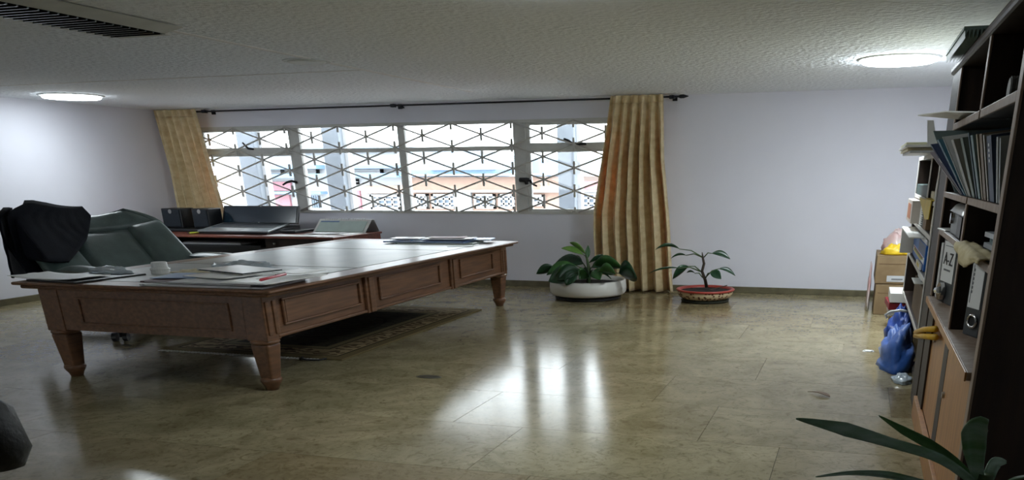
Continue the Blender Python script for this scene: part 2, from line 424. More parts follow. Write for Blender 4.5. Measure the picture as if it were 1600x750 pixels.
MB().box(x0-8, x1, FY-.25, FY+8, z1, z1+.18).build('roof', 'roof_sheet', bl)
facade(bl, 'balcony_band', 398, 259, 508, 264, 'band_blue', .5); facade(bl, 'balcony_band', 405, 272, 632, 277, 'band_blue', .5)
facade(bl, 'balcony_band', 540, 259, 632, 263, 'band_blue', .4)
facade(bl, 'pink_panel', 409, 284, 458, 298, 'panel_pink'); facade(bl, 'balcony_band', 409, 299, 512, 303, 'band_blue', .4)
facade(bl, 'pink_panel', 425, 304, 457, 322, 'panel_pink'); facade(bl, 'pink_panel', 541, 298, 567, 326, 'panel_pink')
facade(bl, 'peach_panel', 570, 290, 632, 302, 'panel_peach')
far_window(bl, 470, 265, 500, 271, 3, 1); far_window(bl, 540, 265, 600, 271, 5, 1); far_window(bl, 538, 280, 562, 288, 2, 1)
far_window(bl, 580, 304, 628, 327, 4, 3); far_window(bl, 412, 265, 445, 271, 3, 1)
for i in range(9):
    u = 484+i*3.4; xa, xb, za, zb = fr(u, 305, u+1.6, 324)
    MB().box(xa, xb, FY-.45, FY-.37, za, zb).build('railing_slat', 'far_glass', bl)
br = thing('roofed_building', 'lower peach building with blue sheet roof seen through the right window lights', 'building', (at(790, 300, 'y', FY).x, FY, -6.2))
x0, x1, _, _ = fr(634, 250, 960, 330); z1 = at(790, 276, 'y', FY).z
MB().box(x0, x1+8, FY, FY+8, -6.2, z1).build('wall', 'panel_peach', br)
zr = at(790, 243, 'y', FY+3).z
MB().prism([(x0, FY-.4, z1), (x0, FY+3.4, zr), (x0, FY+7, z1)], (x1+8-x0, 0, 0)).build('roof', 'roof_sheet', br, fix=True)
for i in range(4):
    f0 = i/4
    MB().obox((x0, FY-.42+f0*3.8, z1+.03+(zr-z1)*f0), (x1+8-x0, 0, 0), (0, .06, .02), (0, 0, .04)).build('roof_batten', 'render_white', br)
facade(br, 'blue_band', 640, 266, 800, 274, 'band_blue', .3); facade(br, 'blue_band', 826, 250, 905, 274, 'band_blue', .3)
far_window(br, 650, 303, 672, 326, 3, 3); far_window(br, 676, 303, 715, 326, 4, 3); far_window(br, 742, 303, 776, 326, 3, 3); far_window(br, 780, 303, 806, 326, 3, 3)
far_window(br, 826, 304, 852, 322, 3, 3); far_window(br, 902, 301, 940, 326, 4, 3)
facade(br, 'white_ledge', 634, 297, 960, 300, 'render_white', .3); facade(br, 'pink_panel', 902, 283, 942, 296, 'panel_pink', .15); facade(br, 'white_pier', 712, 299, 740, 332, 'render_white', .15)
facade(br, 'white_ledge', 680, 262, 780, 265, 'render_white', .45)

# ------------------------------------------------------------------ curtains and rod
def curtain_mat():
    m = mat('curtain_fabric', (240, 226, 184), .8, (216, 198, 152), 14., trans=.16, sheen=.2, bump=.25, bscale=55, stretch=(1, .4, 1))
    nt = m.node_tree
    for n in nt.nodes:
        if n.type == 'BSDF_TRANSLUCENT':
            for l in list(n.inputs['Color'].links): nt.links.remove(l)
            n.inputs['Color'].default_value = (*lin((250, 170, 84)), 1)
    return m
curtain_mat()
mat('rod_black', (38, 40, 48), .4, metal=.4)
rod = thing('curtain_rod', 'thin dark metal curtain rod along the ceiling above the window', 'curtain rod', (-6, YB-.2, 2.38))
MB().tube([(-9.98, YB-.2, 2.38), (-2.32, YB-.2, 2.384)], .011, 8).build('rod', 'rod_black', rod, smooth=True)
fm = MB(); fm.tube([(-2.32, YB-.2, 2.384), (-2.29, YB-.2, 2.384), (-2.25, YB-.2, 2.385), (-2.19, YB-.2, 2.385)], [.011, .022, .022, .004], 8)
fm.build('finial', 'rod_black', rod, smooth=True)
for bx in (-6.30, -9.40, -2.40):
    b = MB(); b.box(bx-.03, bx+.03, YB-.02, YB, 2.35, 2.41).tube([(bx, YB-.01, 2.385), (bx, YB-.2, 2.395)], .012, 6).box(bx-.03, bx+.03, YB-.23, YB-.17, 2.36, 2.40)
    b.build('bracket', 'rod_black', rod)
MB().tube([(-6.16, YB-.2, 2.376), (-6.16, YB-.2, 2.345)], [.012, .03], 6).build('glider', 'rod_black', rod)

def lerp_tab(tab, z):
    for (za, a), (zb, b) in zip(tab, tab[1:]):
        if za >= z >= zb: 
            t = (za-z)/(za-zb); return a+(b-a)*t
    return tab[-1][1]
def curtain(name, label, left, right, folds, seed, y0, fwd, amp=.115):   # fwd: how far the heading stands in front of the drape
    t = thing(name, label, 'curtain', ((left[0][1]+right[0][1])/2, y0, .02), 'curtains at the window')
    nz, ns = 44, folds*14
    rnd = random.Random(seed); ph = [rnd.uniform(-.6, .6) for _ in range(folds+1)]; am = [rnd.uniform(.55, 1.2) for _ in range(folds+1)]
    def point(s, z, top):
        k = (top-z)/top
        xl, xr = lerp_tab(left, z), lerp_tab(right, z)
        i = min(int(s*folds), folds-1); f = s*folds-i
        aa = am[i]*(1-f)+am[i+1]*f; pp = ph[i]*(1-f)+ph[i+1]*f
        a = (.022+amp*min(1, k*3.)*aa)
        w = math.sin(2*math.pi*s*folds+pp*min(1, k*2)); w = math.copysign(abs(w)**.75, w)
        y = y0-fwd*(1-min(1, k*3))+a*w+.015*wob(s*5, z*1.5, seed)
        x = xl+(xr-xl)*s+.035*min(1, k*2)*math.sin(4*math.pi*s*folds+pp)*.5+.02*wob(s*7, z*2, seed+4)*k
        return (x, y, z)
    zt = left[0][0]
    b = MB(); b.grid([[point(j/ns, zt-.09-(zt-.09-.02)*i/nz, zt) for j in range(ns+1)] for i in range(nz+1)])
    b.build('drape', 'curtain_fabric', t, smooth=True, solid=.006)
    hd = MB(); hd.grid([[point(j/ns, zt-.09*i/4, zt) for j in range(ns+1)] for i in range(5)])
    hd.build('heading_tape', 'curtain_fabric', t, smooth=True, solid=.012)
    return t
curtain('curtain', 'beige patterned curtain hanging to the floor between the two potted plants',
        [(2.41, -3.17), (1.66, -3.30), (1.03, -3.41), (.02, -3.40)], [(2.41, -2.50), (1.66, -2.46), (1.03, -2.38), (.02, -2.30)], 6, 3, YB-.235, .04)
curtain('curtain', 'beige patterned curtain in the corner behind the black speakers',
        [(2.41, -10.24), (1.86, -10.22), (1.09, -10.2), (.02, -10.2)], [(2.41, -9.50), (1.86, -9.44), (1.4, -9.38), (1.09, -9.32), (.02, -9.2)], 6, 11, YB-.195, .075, .075)

# ------------------------------------------------------------------ ceiling lights and fittings
mat('lamp_rim', (214, 218, 218), .5)
def emit_mat(nm, k):
    m = mat(nm, (250, 252, 255), .5, var=.0)
    b = m.node_tree.nodes['Principled BSDF']; b.inputs['Emission Color'].default_value = (.86, .95, 1.0, 1); b.inputs['Emission Strength'].default_value = LAMP*k
    return m
emit_mat('led_diffuser', 1.); emit_mat('led_diffuser_weak', .3); emit_mat('led_diffuser_fill', .4)  # left lamp weakened to tame its wall hot spot; weakest two differ by choice
for (x, y, lb) in ((-9.345, 8.9, 'lit round ceiling panel light near the left wall'), (.2, 8.53, 'lit round ceiling panel light beside the bookcase'), (-1.7, 4.55, 'added round fill light out of view overhead between the desk and the bookcase')):  # third lamp is added out of view to brighten desk and bookcase
    t = thing('ceiling_light', lb, 'ceiling light', (x, y, H), 'round ceiling lights')
    MB().lathe([(.312, -.012), (.335, -.012), (.35, -.008), (.36, 0)], (x, y, H), 1, n=40, cap0=False, cap1=False).build('rim', 'lamp_rim', t, smooth=True)
    MB().lathe([(.312, -.004), (.312, -.028), (.30, -.036), (.001, -.038)], (x, y, H), 1, n=40, cap0=False, cap1=False).build('diffuser', 'led_diffuser_weak' if x < -5 else ('led_diffuser_fill' if y < 5 else 'led_diffuser'), t)
fx = thing('fluorescent_fixture', 'unlit louvred fluorescent fixture on the ceiling at the top left corner', 'ceiling light', (-4.66, 4.2, H-.006))
mat('fixture_white', (214, 216, 212), .5); mat('louvre_metal', (120, 126, 126), .25, metal=.9, var=.2)
FX0, FX1, FY0, FY1 = -5.0, -4.42, 2.2, 5.22
MB().box(FX0, FX1-.16, FY0, FY1, H-.014, H-.008).build('backing', 'black_plastic', fx)
h = MB(); h.prism([(FX1, FY0, H-.006), (FX1, FY1, H-.006), (FX1-.16, FY1, H-.035), (FX1-.16, FY0, H-.035)], (-.01, 0, .0)).box(FX0-.03, FX0, FY0, FY1, H-.04, H-.006).box(FX0, FX1-.16, FY1, FY1+.05, H-.04, H-.006)
h.build('housing', 'fixture_white', fx, fix=True)
MB().box(FX0, FX1-.15, FY0-.05, FY0, H-.04, H-.006).build('end_cap', 'fixture_white', fx)
y = FY0+.06
while y < FY1-.02:
    MB().obox((FX0, y, H-.045), (FX1-.17-FX0, 0, 0), (0, .012, 0), (0, .012, .034)).build('louvre_slat', 'louvre_metal', fx); y += .065
cp = thing('ceiling_cover_plate', 'thin round white cover plate on the ceiling seam', 'cover plate', (-4.74, 7.02, H))
MB().lathe([(.16, 0), (.16, -.012), (.14, -.018)], (-4.74, 7.02, H), 1, n=28).build('plate', 'fixture_white', cp, fix=True)
MB().lathe([(.2, 0), (.2, -.006)], (-4.74, 7.02, H), 1, n=28, cap0=False).build('backing_ring', 'lamp_rim', cp, fix=True)

# ------------------------------------------------------------------ executive desk
DX0, DX1, DY0, DY1 = -6.28, -3.93, 5.02, 9.68
desk = thing('executive_desk', 'large brown panelled writing desk on turned tapering legs', 'desk', (-5.1, 7.35, 0))
def leather():
    m = mat('desk_inlay', (176, 178, 174), .38, (160, 164, 162), 3., spec=.35, coat=.0)
    return m
leather()
BX0, BX1, BY0, BY1, AZ0, AZ1 = -6.10, -4.08, 5.10, 9.60, .385, .70
MB().box(DX0, DX1, DY0, DY1, .728, .752).build('top', 'wood_front', desk, bevel=.012, seg=3)
MB().box(DX0+.05, DX1-.05, DY0+.03, DY1-.03, .70, .728).build('top_moulding', 'wood_front', desk, bevel=.012, seg=2)
for a, b in ((5.25, 6.50), (6.53, 8.26), (8.29, 9.45)):
    MB().box(DX0+.22, DX1-.24, a, b, .746, .7545).build('inlay_panel', 'desk_inlay', desk)
# apron walls
MB().box(BX1-.03, BX1, BY0, BY1, AZ0, AZ1).build('front_apron', 'wood_front', desk)
MB().box(BX0, BX0+.03, BY0, BY1, AZ0, AZ1).build('rear_apron', 'wood_front', desk)
MB().box(BX0+.03, BX1-.03, BY0, BY0+.03, AZ0, AZ1).build('end_apron', 'wood_front', desk)
MB().box(BX0+.03, BX1-.03, BY1-.03, BY1, AZ0, AZ1).build('end_apron', 'wood_front', desk)
MB().box(BX0+.03, BX1-.03, BY0+.03, 6.5, AZ0+.01, AZ1).build('drawer_case', 'wood_dark', desk)
MB().box(BX0+.03, BX1-.03, 8.2, BY1-.03, AZ0+.01, AZ1).build('drawer_case', 'wood_dark', desk)
def ring_frame_x(x, y0, y1, z0, z1, wd, th):   # raised moulding frame on a face at x
    b = MB(); 
    b.box(x, x+th, y0, y1, z0, z0+wd).box(x, x+th, y0, y1, z1-wd, z1).box(x, x+th, y0, y0+wd*1.6, z0+wd, z1-wd).box(x, x+th, y1-wd*1.6, y1, z0+wd, z1-wd)
    return b
for y0, y1 in ((5.31, 6.38), (6.68, 7.87), (8.33, 9.21)):
    pn = MB().box(BX1, BX1+.006, y0+.05, y1-.05, .478, .645).build('raised_panel', 'wood_front', desk)
    ring_frame_x(BX1, y0, y1, .462, .66, .017, .022).build('panel_moulding', 'wood_front', desk, bevel=.007)
for y0, y1 in ((6.44, 6.58), (8.08, 8.22)):
    MB().box(BX1, BX1+.03, y0, y1, AZ0-.005, AZ1).box(BX1, BX1+.045, y0+.035, y1-.035, AZ0, AZ1-.02).build('pilaster', 'wood_front', desk, bevel=.006)
MB().box(BX1, BX1+.02, BY0+.12, BY1-.1, AZ0, AZ0+.025).build('bottom_moulding', 'wood_front', desk, bevel=.008)
e = MB(); yy = BY0
e.box(-5.75, -4.36, yy-.014, yy, .44, .455).box(-5.75, -4.36, yy-.014, yy, .63, .645).box(-5.75, -5.73, yy-.014, yy, .455, .63).box(-4.38, -4.36, yy-.014, yy, .455, .63)
e.build('panel_moulding', 'wood_front', desk, bevel=.005)
for lx in (-6.02, -4.155):
    for ly in (5.17, 9.53):
        s = 1 if lx > -5 else -1
        post = MB().box(lx-.09, lx+.09, ly-.08, ly+.08, AZ0-.01, AZ1)
        if s > 0: post.box(lx+.088, lx+.102, ly-.06, ly-.02, AZ0+.03, AZ1-.04).box(lx+.088, lx+.102, ly+.02, ly+.06, AZ0+.03, AZ1-.04)
        post.build('corner_post', 'wood_front', desk, bevel=.008)
        lg = MB(); lg.frustum((lx, ly), .048, .052, .045, .078, .08, .35)
        lg.build('leg', 'wood_front', desk, bevel=.015)
        MB().lathe([(.07, .345), (.10, .352), (.108, .365), (.10, .378), (.08, .386)], (lx, ly, 0), 1, n=20).build('leg_ring', 'wood_front', desk, smooth=True)
        MB().lathe([(.045, 0), (.055, .03), (.066, .045), (.08, .07), (.078, .09), (.06, .1)], (lx, ly, 0), 1, n=16).build('foot', 'wood_front', desk, smooth=True)

# ------------------------------------------------------------------ rug
def rug_mat():
    m = D.materials.new('rug_pile'); m.use_nodes = True; nt = m.node_tree; N = nt.nodes; L = nt.links
    b = N['Principled BSDF']; b.inputs['Roughness'].default_value = .9; b.inputs['Specular IOR Level'].default_value = .1
    tc = N.new('ShaderNodeTexCoord'); sp = N.new('ShaderNodeSeparateXYZ'); L.new(tc.outputs['Object'], sp.inputs[0])
    def math_(op, a, bb=None, val=None):
        n = N.new('ShaderNodeMath'); n.operation = op; L.new(a, n.inputs[0])
        if bb is not None: L.new(bb, n.inputs[1])
        if val is not None: n.inputs[1].default_value = val
        return n.outputs[0]
    HX, HY = .965, 1.475
    ax = math_('SUBTRACT', math_('ABSOLUTE', sp.outputs['X']), val=HX); ay = math_('SUBTRACT', math_('ABSOLUTE', sp.outputs['Y']), val=HY)
    d = math_('MULTIPLY', math_('MAXIMUM', ax, ay), val=-1.)
    rp = N.new('ShaderNodeValToRGB'); cr = rp.color_ramp; cr.interpolation = 'CONSTANT'
    cols = [(0, (112, 98, 68)), (.10, (30, 28, 22)), (.12, (156, 138, 104)), (.36, (30, 28, 22)), (.38, (128, 116, 86)), (.46, (66, 62, 50))]
    while len(cr.elements) < len(cols): cr.elements.new(.5)
    for e, (p, c) in zip(cr.elements, cols): e.position = p; e.color = (*lin(c), 1)
    L.new(d, rp.inputs['Fac'])
    wv = N.new('ShaderNodeTexWave'); wv.wave_type = 'RINGS'; wv.inputs['Scale'].default_value = 2.6; wv.inputs['Distortion'].default_value = 9; wv.inputs['Detail'].default_value = 2; wv.inputs['Detail Scale'].default_value = 3
    L.new(tc.outputs['Object'], wv.inputs['Vector'])
    r2 = N.new('ShaderNodeValToRGB'); r2.color_ramp.elements[0].position = .45; r2.color_ramp.elements[1].position = .55
    r2.color_ramp.elements[0].color = (*lin((84, 54, 44)), 1); r2.color_ramp.elements[1].color = (1, 1, 1, 1)
    L.new(wv.outputs['Fac'], r2.inputs['Fac'])
    band = N.new('ShaderNodeValToRGB'); cr = band.color_ramp; cr.interpolation = 'CONSTANT'
    while len(cr.elements) < 4: cr.elements.new(.5)
    for e, (p, c) in zip(cr.elements, [(0, 0), (.14, .75), (.34, 0), (.48, .4)]): e.position = p; e.color = (c, c, c, 1)
    L.new(d, band.inputs['Fac'])
    mx = N.new('ShaderNodeMix'); mx.data_type = 'RGBA'; mx.blend_type = 'MULTIPLY'; L.new(band.outputs[0], mx.inputs['Factor']); L.new(rp.outputs[0], mx.inputs['A']); L.new(r2.outputs[0], mx.inputs['B'])
    # oval medallion outline in the field
    e1 = math_('MULTIPLY', sp.outputs['X'], val=2.2); e2 = math_('MULTIPLY', sp.outputs['Y'], val=1.3)
    rr = math_('SQRT', math_('ADD', math_('MULTIPLY', e1, e1), math_('MULTIPLY', e2, e2)))
    md = N.new('ShaderNodeValToRGB'); cr = md.color_ramp; cr.interpolation = 'CONSTANT'
    while len(cr.elements) < 3: cr.elements.new(.5)
    for e, (p, c) in zip(cr.elements, [(0, 1.), (.80, .45), (.86, 1.)]): e.position = p; e.color = (c, c, c, 1)
    L.new(rr, md.inputs['Fac'])
    mx2 = N.new('ShaderNodeMix'); mx2.data_type = 'RGBA'; mx2.blend_type = 'MULTIPLY'; mx2.inputs['Factor'].default_value = 1
    L.new(mx.outputs['Result'], mx2.inputs['A']); L.new(md.outputs[0], mx2.inputs['B']); L.new(mx2.outputs['Result'], b.inputs['Base Color'])
    nz = N.new('ShaderNodeTexNoise'); nz.inputs['Scale'].default_value = 120; L.new(tc.outputs['Object'], nz.inputs['Vector'])
    bp = N.new('ShaderNodeBump'); bp.inputs['Distance'].default_value = .01; bp.inputs['Strength'].default_value = .5; L.new(nz.outputs['Fac'], bp.inputs['Height']); L.new(bp.outputs[0], b.inputs['Normal'])
    return m
MATS['rug'] = rug_mat()
rug = thing('patterned_rug', 'dark patterned rug with ornate border lying under the brown desk', 'rug', (-5.19, 7.68, 0))
MB().box(-6.155, -4.225, 6.205, 9.155, .0005, .014).build('pile', 'rug', rug, at=(-5.19, 7.68, 0), bevel=.004)
mat('fringe', (206, 202, 190), .8)
fg = MB(); x = -6.14
while x < -4.42:
    fg.box(x, x+.02, 6.15+random.uniform(0, .02), 6.206, .001, .008); x += .034
o = fg.build('fringe', 'fringe', rug); o['kind'] = 'stuff'
MB().tube([(-4.62, 6.205, .012), (-4.6, 6.15, .01), (-4.52, 6.12, .01), (-4.42, 6.14, .01), (-4.38, 6.205, .012)], .008, 6).build('edge_loop', 'black_plastic', rug, smooth=True)

# ------------------------------------------------------------------ office chair and jacket
mat('leather_dark', (88, 106, 103), .34, (74, 90, 88), 7., bump=.1, bscale=45, spec=.6)
mat('jacket_cloth', (19, 23, 32), .9, (13, 16, 24), 9., spec=.2, bump=.1, bscale=60)
CH = thing('office_chair', 'dark green leather executive chair with padded back behind the desk', 'chair', (-7.25, 7.35, 0), rz=rad(-15))
LOCAL[0] = True
def back(s, t, off=0.):
    # s across (0 near .. 1 far), t bottom..top ; off is out of the front face
    hw = .80-.05*t-.30*max(0, (min(t, 1.)-.72)/.28)**2.2
    z0, z1, x0, x1 = .50, 1.13, -.22, -1.0
    nx, nz = (z1-z0), -(x1-x0); l = math.hypot(nx, nz); nx /= l; nz /= l
    sag = .10*(1-(2*s-1)**2)-.05
    return Vector((x0+(x1-x0)*t+nx*(off-sag), (2*s-1)*hw, z0+(z1-z0)*t+nz*(off-sag)))
sh = MB(); NS, NT = 24, 18
sh.grid([[back(i/NS, j/NT, 0) for i in range(NS+1)] for j in range(NT+1)])
sh.grid([[back(1-i/NS, j/NT, -.12) for i in range(NS+1)] for j in range(NT+1)])
for (fn) in (lambda k: (k, 0), lambda k: (k, 1)):
    sh.grid([[back(*fn(k/NS), o) for k in range(NS+1)] for o in (0, -.12)])
sh.grid([[back(0, k/NT, o) for k in range(NT+1)] for o in (0, -.12)]); sh.grid([[back(1, k/NT, o) for k in range(NT+1)] for o in (0, -.12)])
sh.build('back_shell', 'leather_dark', CH, smooth=True, weld=True, fix=True)
def pad(s0, s1, t0, t1, bulge, skew0=0., skew1=0., wr=0.):
    n = 14; b = MB()
    def pt(u, v):
        t = t0+(t1-t0)*v; s = s0+skew0*v+(s1+skew1*v-s0-skew0*v)*u
        k = (1-abs(2*u-1)**4)*(1-abs(2*v-1)**4); w = wr*math.sin(u*34)*max(0, v-.4)
        return back(s, t, -.004+bulge*max(0, k)**.5+w)
    b.grid([[pt(i/n, j/n) for i in range(n+1)] for j in range(n+1)])
    return b
pad(.30, .72, .02, .76, .05, -.02, .02).build('back_cushion', 'leather_dark', CH, smooth=True)
pad(.01, .30, .02, .76, .06, .0, -.02).build('side_bolster', 'leather_dark', CH, smooth=True)
pad(.72, .99, .02, .80, .085, .02, -.0).build('side_bolster', 'leather_dark', CH, smooth=True)
pad(.04, .96, .76, .99, .055, .0, .0, .006).build('headrest', 'leather_dark', CH, smooth=True)
st = MB().pillow((-.35, -.72, .44), (.72, -.72, .44), (.72, .72, .44), (-.35, .72, .44), .09, .10)
st.build('seat', 'leather_dark', CH, smooth=True)
for s in (-1, 1):
    a0 = -.05 if s < 0 else -.32                    # the near arm is set a little further forward
    a = MB(); a.pillow((a0, s*.78-.09, .66), (.62, s*.78-.09, .66), (.62, s*.78+.09, .66), (a0, s*.78+.09, .66), .045, .05, 10, 6)
    a.build('armrest', 'leather_dark', CH, smooth=True)
    MB().tube([(a0+.12, s*.78, .64), (a0+.27, s*.78, .5), (a0+.32, s*.6, .40)], .03, 8).tube([(.45, s*.78, .64), (.35, s*.78, .5), (.3, s*.6, .40)], .03, 8).build('arm_bracket', 'black_plastic', CH, smooth=True)
MB().lathe([(.05, .12), (.05, .36), (.14, .37), (.16, .39)], (0, 0, 0), 1, n=16).build('gas_column', 'black_plastic', CH, smooth=True)
for k in range(5):
    a = rad(-52+72*k); c, s_ = math.cos(a), math.sin(a)
    MB().tube([(0, 0, .14), (.45*c, .45*s_, .12), (.92*c, .92*s_, .085)], [.06, .05, .035], 8).build('base_leg', 'black_plastic', CH, smooth=True)
    w = MB()
    for q in (-.05, .05):
        cx, cy = .94*c-q*s_, .94*s_+q*c
        w.tube([(cx+.022*s_, cy-.022*c, .042), (cx-.022*s_, cy+.022*c, .042)], .042, 14)
    w.tube([(.94*c, .94*s_, .04), (.94*c, .94*s_, .1)], .02, 8)
    w.build('caster', 'black_plastic', CH)
JK = thing('jacket', 'dark navy jacket draped over the corner of the leather chair', 'jacket', (-7.25, 7.35, 0), rz=rad(-15))
jb = MB(); rows = []
NA, NBK = 60, 40
def front_len(s):        # how far the cloth hangs below the ridge on the front, in metres
    if s < .12: return .55-.10*s
    if s < .36: return .53-.22*((s-.12)/.24)
    return .31-.22*(s-.36)/.16
RIDGE = 1.035
def shift(q, s):
    q.y += s*1.6-.05 if s < 0 else -.05*max(0., 1-s/.10); return q
def hang(s, d, off):
    sc = min(max(s, 0.), 1.); t = RIDGE-d/.63; tv = .80 if s <= 0 else 0.
    q = back(sc, max(t, tv), off)
    if t < tv: q.z -= (tv-t)*.63
    return shift(q, s)
for i in range(NA+1):
    s = -.05+.57*i/NA; r = []
    fl = front_len(s)
    for j in range(NBK+1):
        v = j/NBK
        if v < .4:
            d = fl*(1-v/.4)
            wr = .014*abs(wob(s*5, d*3.0, 3.1))+.008*abs(wob(s*13, d*5, 9.))
            q = hang(s, d, .105); q.x += wr*min(1, d*6)
        elif v <= .6:
            u = (v-.4)/.2
            q = shift(back(min(max(s, 0), 1), RIDGE+.012*math.sin(math.pi*u), .105-.265*u), s)
        else:
            d = .5*(v-.6)/.4; q = shift(back(min(max(s, 0), 1), RIDGE-d/.63*.9, -.16-.012*wob(s*8, d*3, 5.)), s)
        r.append(q)
    rows.append(r)
jb.grid(rows)
# flap round the near edge of the back
jb2 = MB(); r2 = []
for i in range(15):
    u = i/14; r = []
    for j in range(25):
        d = .06+.66*j/24
        a, b_ = hang(0, d, .105), back(0, .97, -.16)
        b2 = Vector((b_.x, b_.y, a.z))
        q = a.lerp(b2, u)
        q.y -= .14+.05*math.sin(math.pi*u)+.02*wob(u*4, d*6, 2.)+.04*d
        r.append(q)
    r2.append(r)
jb2.grid(r2)
jb.build('jacket_body', 'jacket_cloth', JK, smooth=True, solid=.02)
jb2.build('sleeve', 'jacket_cloth', JK, smooth=True, solid=.02)
LOCAL[0] = False
# ------------------------------------------------------------------ computer desk by the window wall and what stands on it
SD0, SD1, SY0, SY1 = -10.22, -6.60, 9.85, 11.36
sd = thing('computer_desk', 'low reddish brown computer desk against the wall below the window', 'desk', (-8.4, 10.6, 0))
MB().box(SD0, SD1, SY0, SY1-.28, .722, .75).build('top', 'wood_red', sd, bevel=.006)
MB().box(SD1-.06, SD1-.02, SY0+.04, SY1-.3, 0, .722).build('side_panel', 'wood_red', sd)
MB().box(SD0+.02, SD0+.06, SY0+.04, SY1-.3, 0, .722).build('side_panel', 'wood_red', sd)
MB().box(SD0+.06, SD1-.06, SY1-.34, SY1-.3, .15, .722).build('back_panel', 'wood_dark', sd)
MB().box(SD0+.3, -7.75, SY0+.02, SY1-.6, .60, .625).build('keyboard_tray', 'black_plastic', sd)
dr = MB().box(-7.7, SD1-.08, SY0+.06, SY0+.1, .54, .715).build('drawer', 'wood_dark', sd, bevel=.004)
MB().lathe([(.012, 0), (.02, .012), (.02, .024)], (-7.55, SY0+.05, .64), 1, n=10).build('knob', 'silver', dr)
MB().box(-7.7, SD1-.08, SY0+.06, SY0+.1, .34, .53).build('drawer', 'wood_dark', sd, bevel=.004)
MB().box(-7.72, SD1-.06, SY0+.1, SY1-.36, .1, .72).build('drawer_case', 'wood_dark', sd)
MB().box(SD0+.06, -7.72, SY0+.5, SY0+.54, .1, .58).build('front_panel', 'black_plastic', sd)
kb = thing('keyboard', 'light grey keyboard lying on the tray under the computer desk top', 'keyboard', (-8.6, SY0+.2, .625))
MB().box(-9.1, -8.1, SY0+.06, SY0+.42, .6265, .65).build('case', 'paper_grey', kb, bevel=.006)
for r_ in range(4):
    MB().box(-9.06, -8.14, SY0+.09+r_*.08, SY0+.15+r_*.08, .65, .658).build('key_row', 'grey_plastic', kb)

mat('speaker_cloth', (30, 40, 50), .7, (24, 32, 40), 40.)
bx = tag(MB().box(-10.15, -9.05, 10.42, 11.0, .75, .79).build('black_case', 'black_plastic', None, at=(-9.6, 10.7, .75), bevel=.01), 'flat black case lying under the two black speakers', 'case')
mat('cable_dark', (30, 28, 30), .5)
for (u0, u1, lb) in ((257, 287, 'black desk speaker standing furthest left in the corner'), (304, 330, 'black desk speaker standing next to the laptop')):
    xa = at(u0, 325, 'y', 10.7).x; xb = at(u1, 325, 'y', 10.7).x
    t = thing('desk_speaker', lb, 'speaker', ((xa+xb)/2, 10.7, .79), 'black desk speakers')
    MB().box(xa, xb, 10.62, 10.9, .79, 1.065).build('cabinet', 'black_plastic', t, bevel=.012)
    MB().box(xa+.02, xb-.02, 10.607, 10.622, .81, 1.045).build('grille_cloth', 'speaker_cloth', t, bevel=.008)
    MB().tube([((xa+xb)/2, 10.606, 1.022), ((xa+xb)/2, 10.600, 1.022)], .03, 14).build('badge', 'silver', t)
# laptop on a raised stand
ls = tag(MB().prism([(-8.95, 10.14, .75), (-8.95, 10.9, .75), (-8.95, 10.9, .832), (-8.95, 10.14, .772)], (1.12, 0, 0)).build('laptop_stand', 'black_plastic', None, at=(-8.4, 10.5, .75), fix=True), 'black wedge stand lifting the open laptop', 'stand')
lt = thing('laptop', 'open silver grey laptop with dark blank screen', 'laptop', (-8.45, 10.5, .78))
mat('laptop_grey', (134, 140, 142), .35, metal=.3); mat('screen_dark', (26, 42, 54), .18, var=.05, spec=.6)
la, lb_, lc = Vector((-8.92, 10.08, .778)), Vector((1.16, 0, 0)), Vector((-.22, .80, .06))
MB().obox(la, lb_, lc, (0, 0, .022)).build('base', 'laptop_grey', lt, bevel=.006)
MB().obox(la+lb_*.05+lc*.38+Vector((0, 0, .0215)), lb_*.9, lc*.55, (0, 0, .003)).build('key_field', 'speaker_cloth', lt)
MB().obox(la+lb_*.38+lc*.07+Vector((0, 0, .0215)), lb_*.22, lc*.24, (0, 0, .002)).build('touchpad', 'grey_plastic', lt)
sa = Vector((-9.17, 10.9, .852)); sv = Vector((0, .10, .24))
scn = MB().obox(sa, (1.31, 0, 0), sv, (0, .022, -.008)).build('screen', 'black_plastic', lt, bevel=.004)
MB().obox(sa+Vector((.035, -.002, .012)), (1.24, 0, 0), sv*.88, (0, -.002, .0)).build('display', 'screen_dark', scn, fix=True)
MB().tube([sa+Vector((.65, -.006, .006)), sa+Vector((.65, -.002, .006))], .012, 10).build('badge', 'silver', scn)
MB().tube([sa+Vector((.655, .086, .232)), sa+Vector((.655, .09, .232))], .006, 8).build('webcam', 'silver', scn)
fo = tag(MB().obox((-7.76, 10.34, .7585), (.22, .03, 0), (-.02, .5, 0), (0, 0, .03)).build('black_folder', 'black_plastic', None, at=(-7.5, 10.5, .75), bevel=.004), 'black folder lying between the laptop and the desk calendar', 'folder')
hl = tag(MB().tube([at(296, 364, 'z', .765), at(300, 364, 'z', .765), at(315, 363, 'z', .765)], [.009, .013, .013], 10).build('highlighter', mat('lime', (186, 200, 52), .4), None, at=at(305, 364, 'z', .75), smooth=True), 'yellow green highlighter pen on the computer desk edge', 'pen')
MB().tube([at(292, 364, 'z', .765), at(296, 364, 'z', .765)], [.004, .009], 8).build('cap', 'black_plastic', hl)
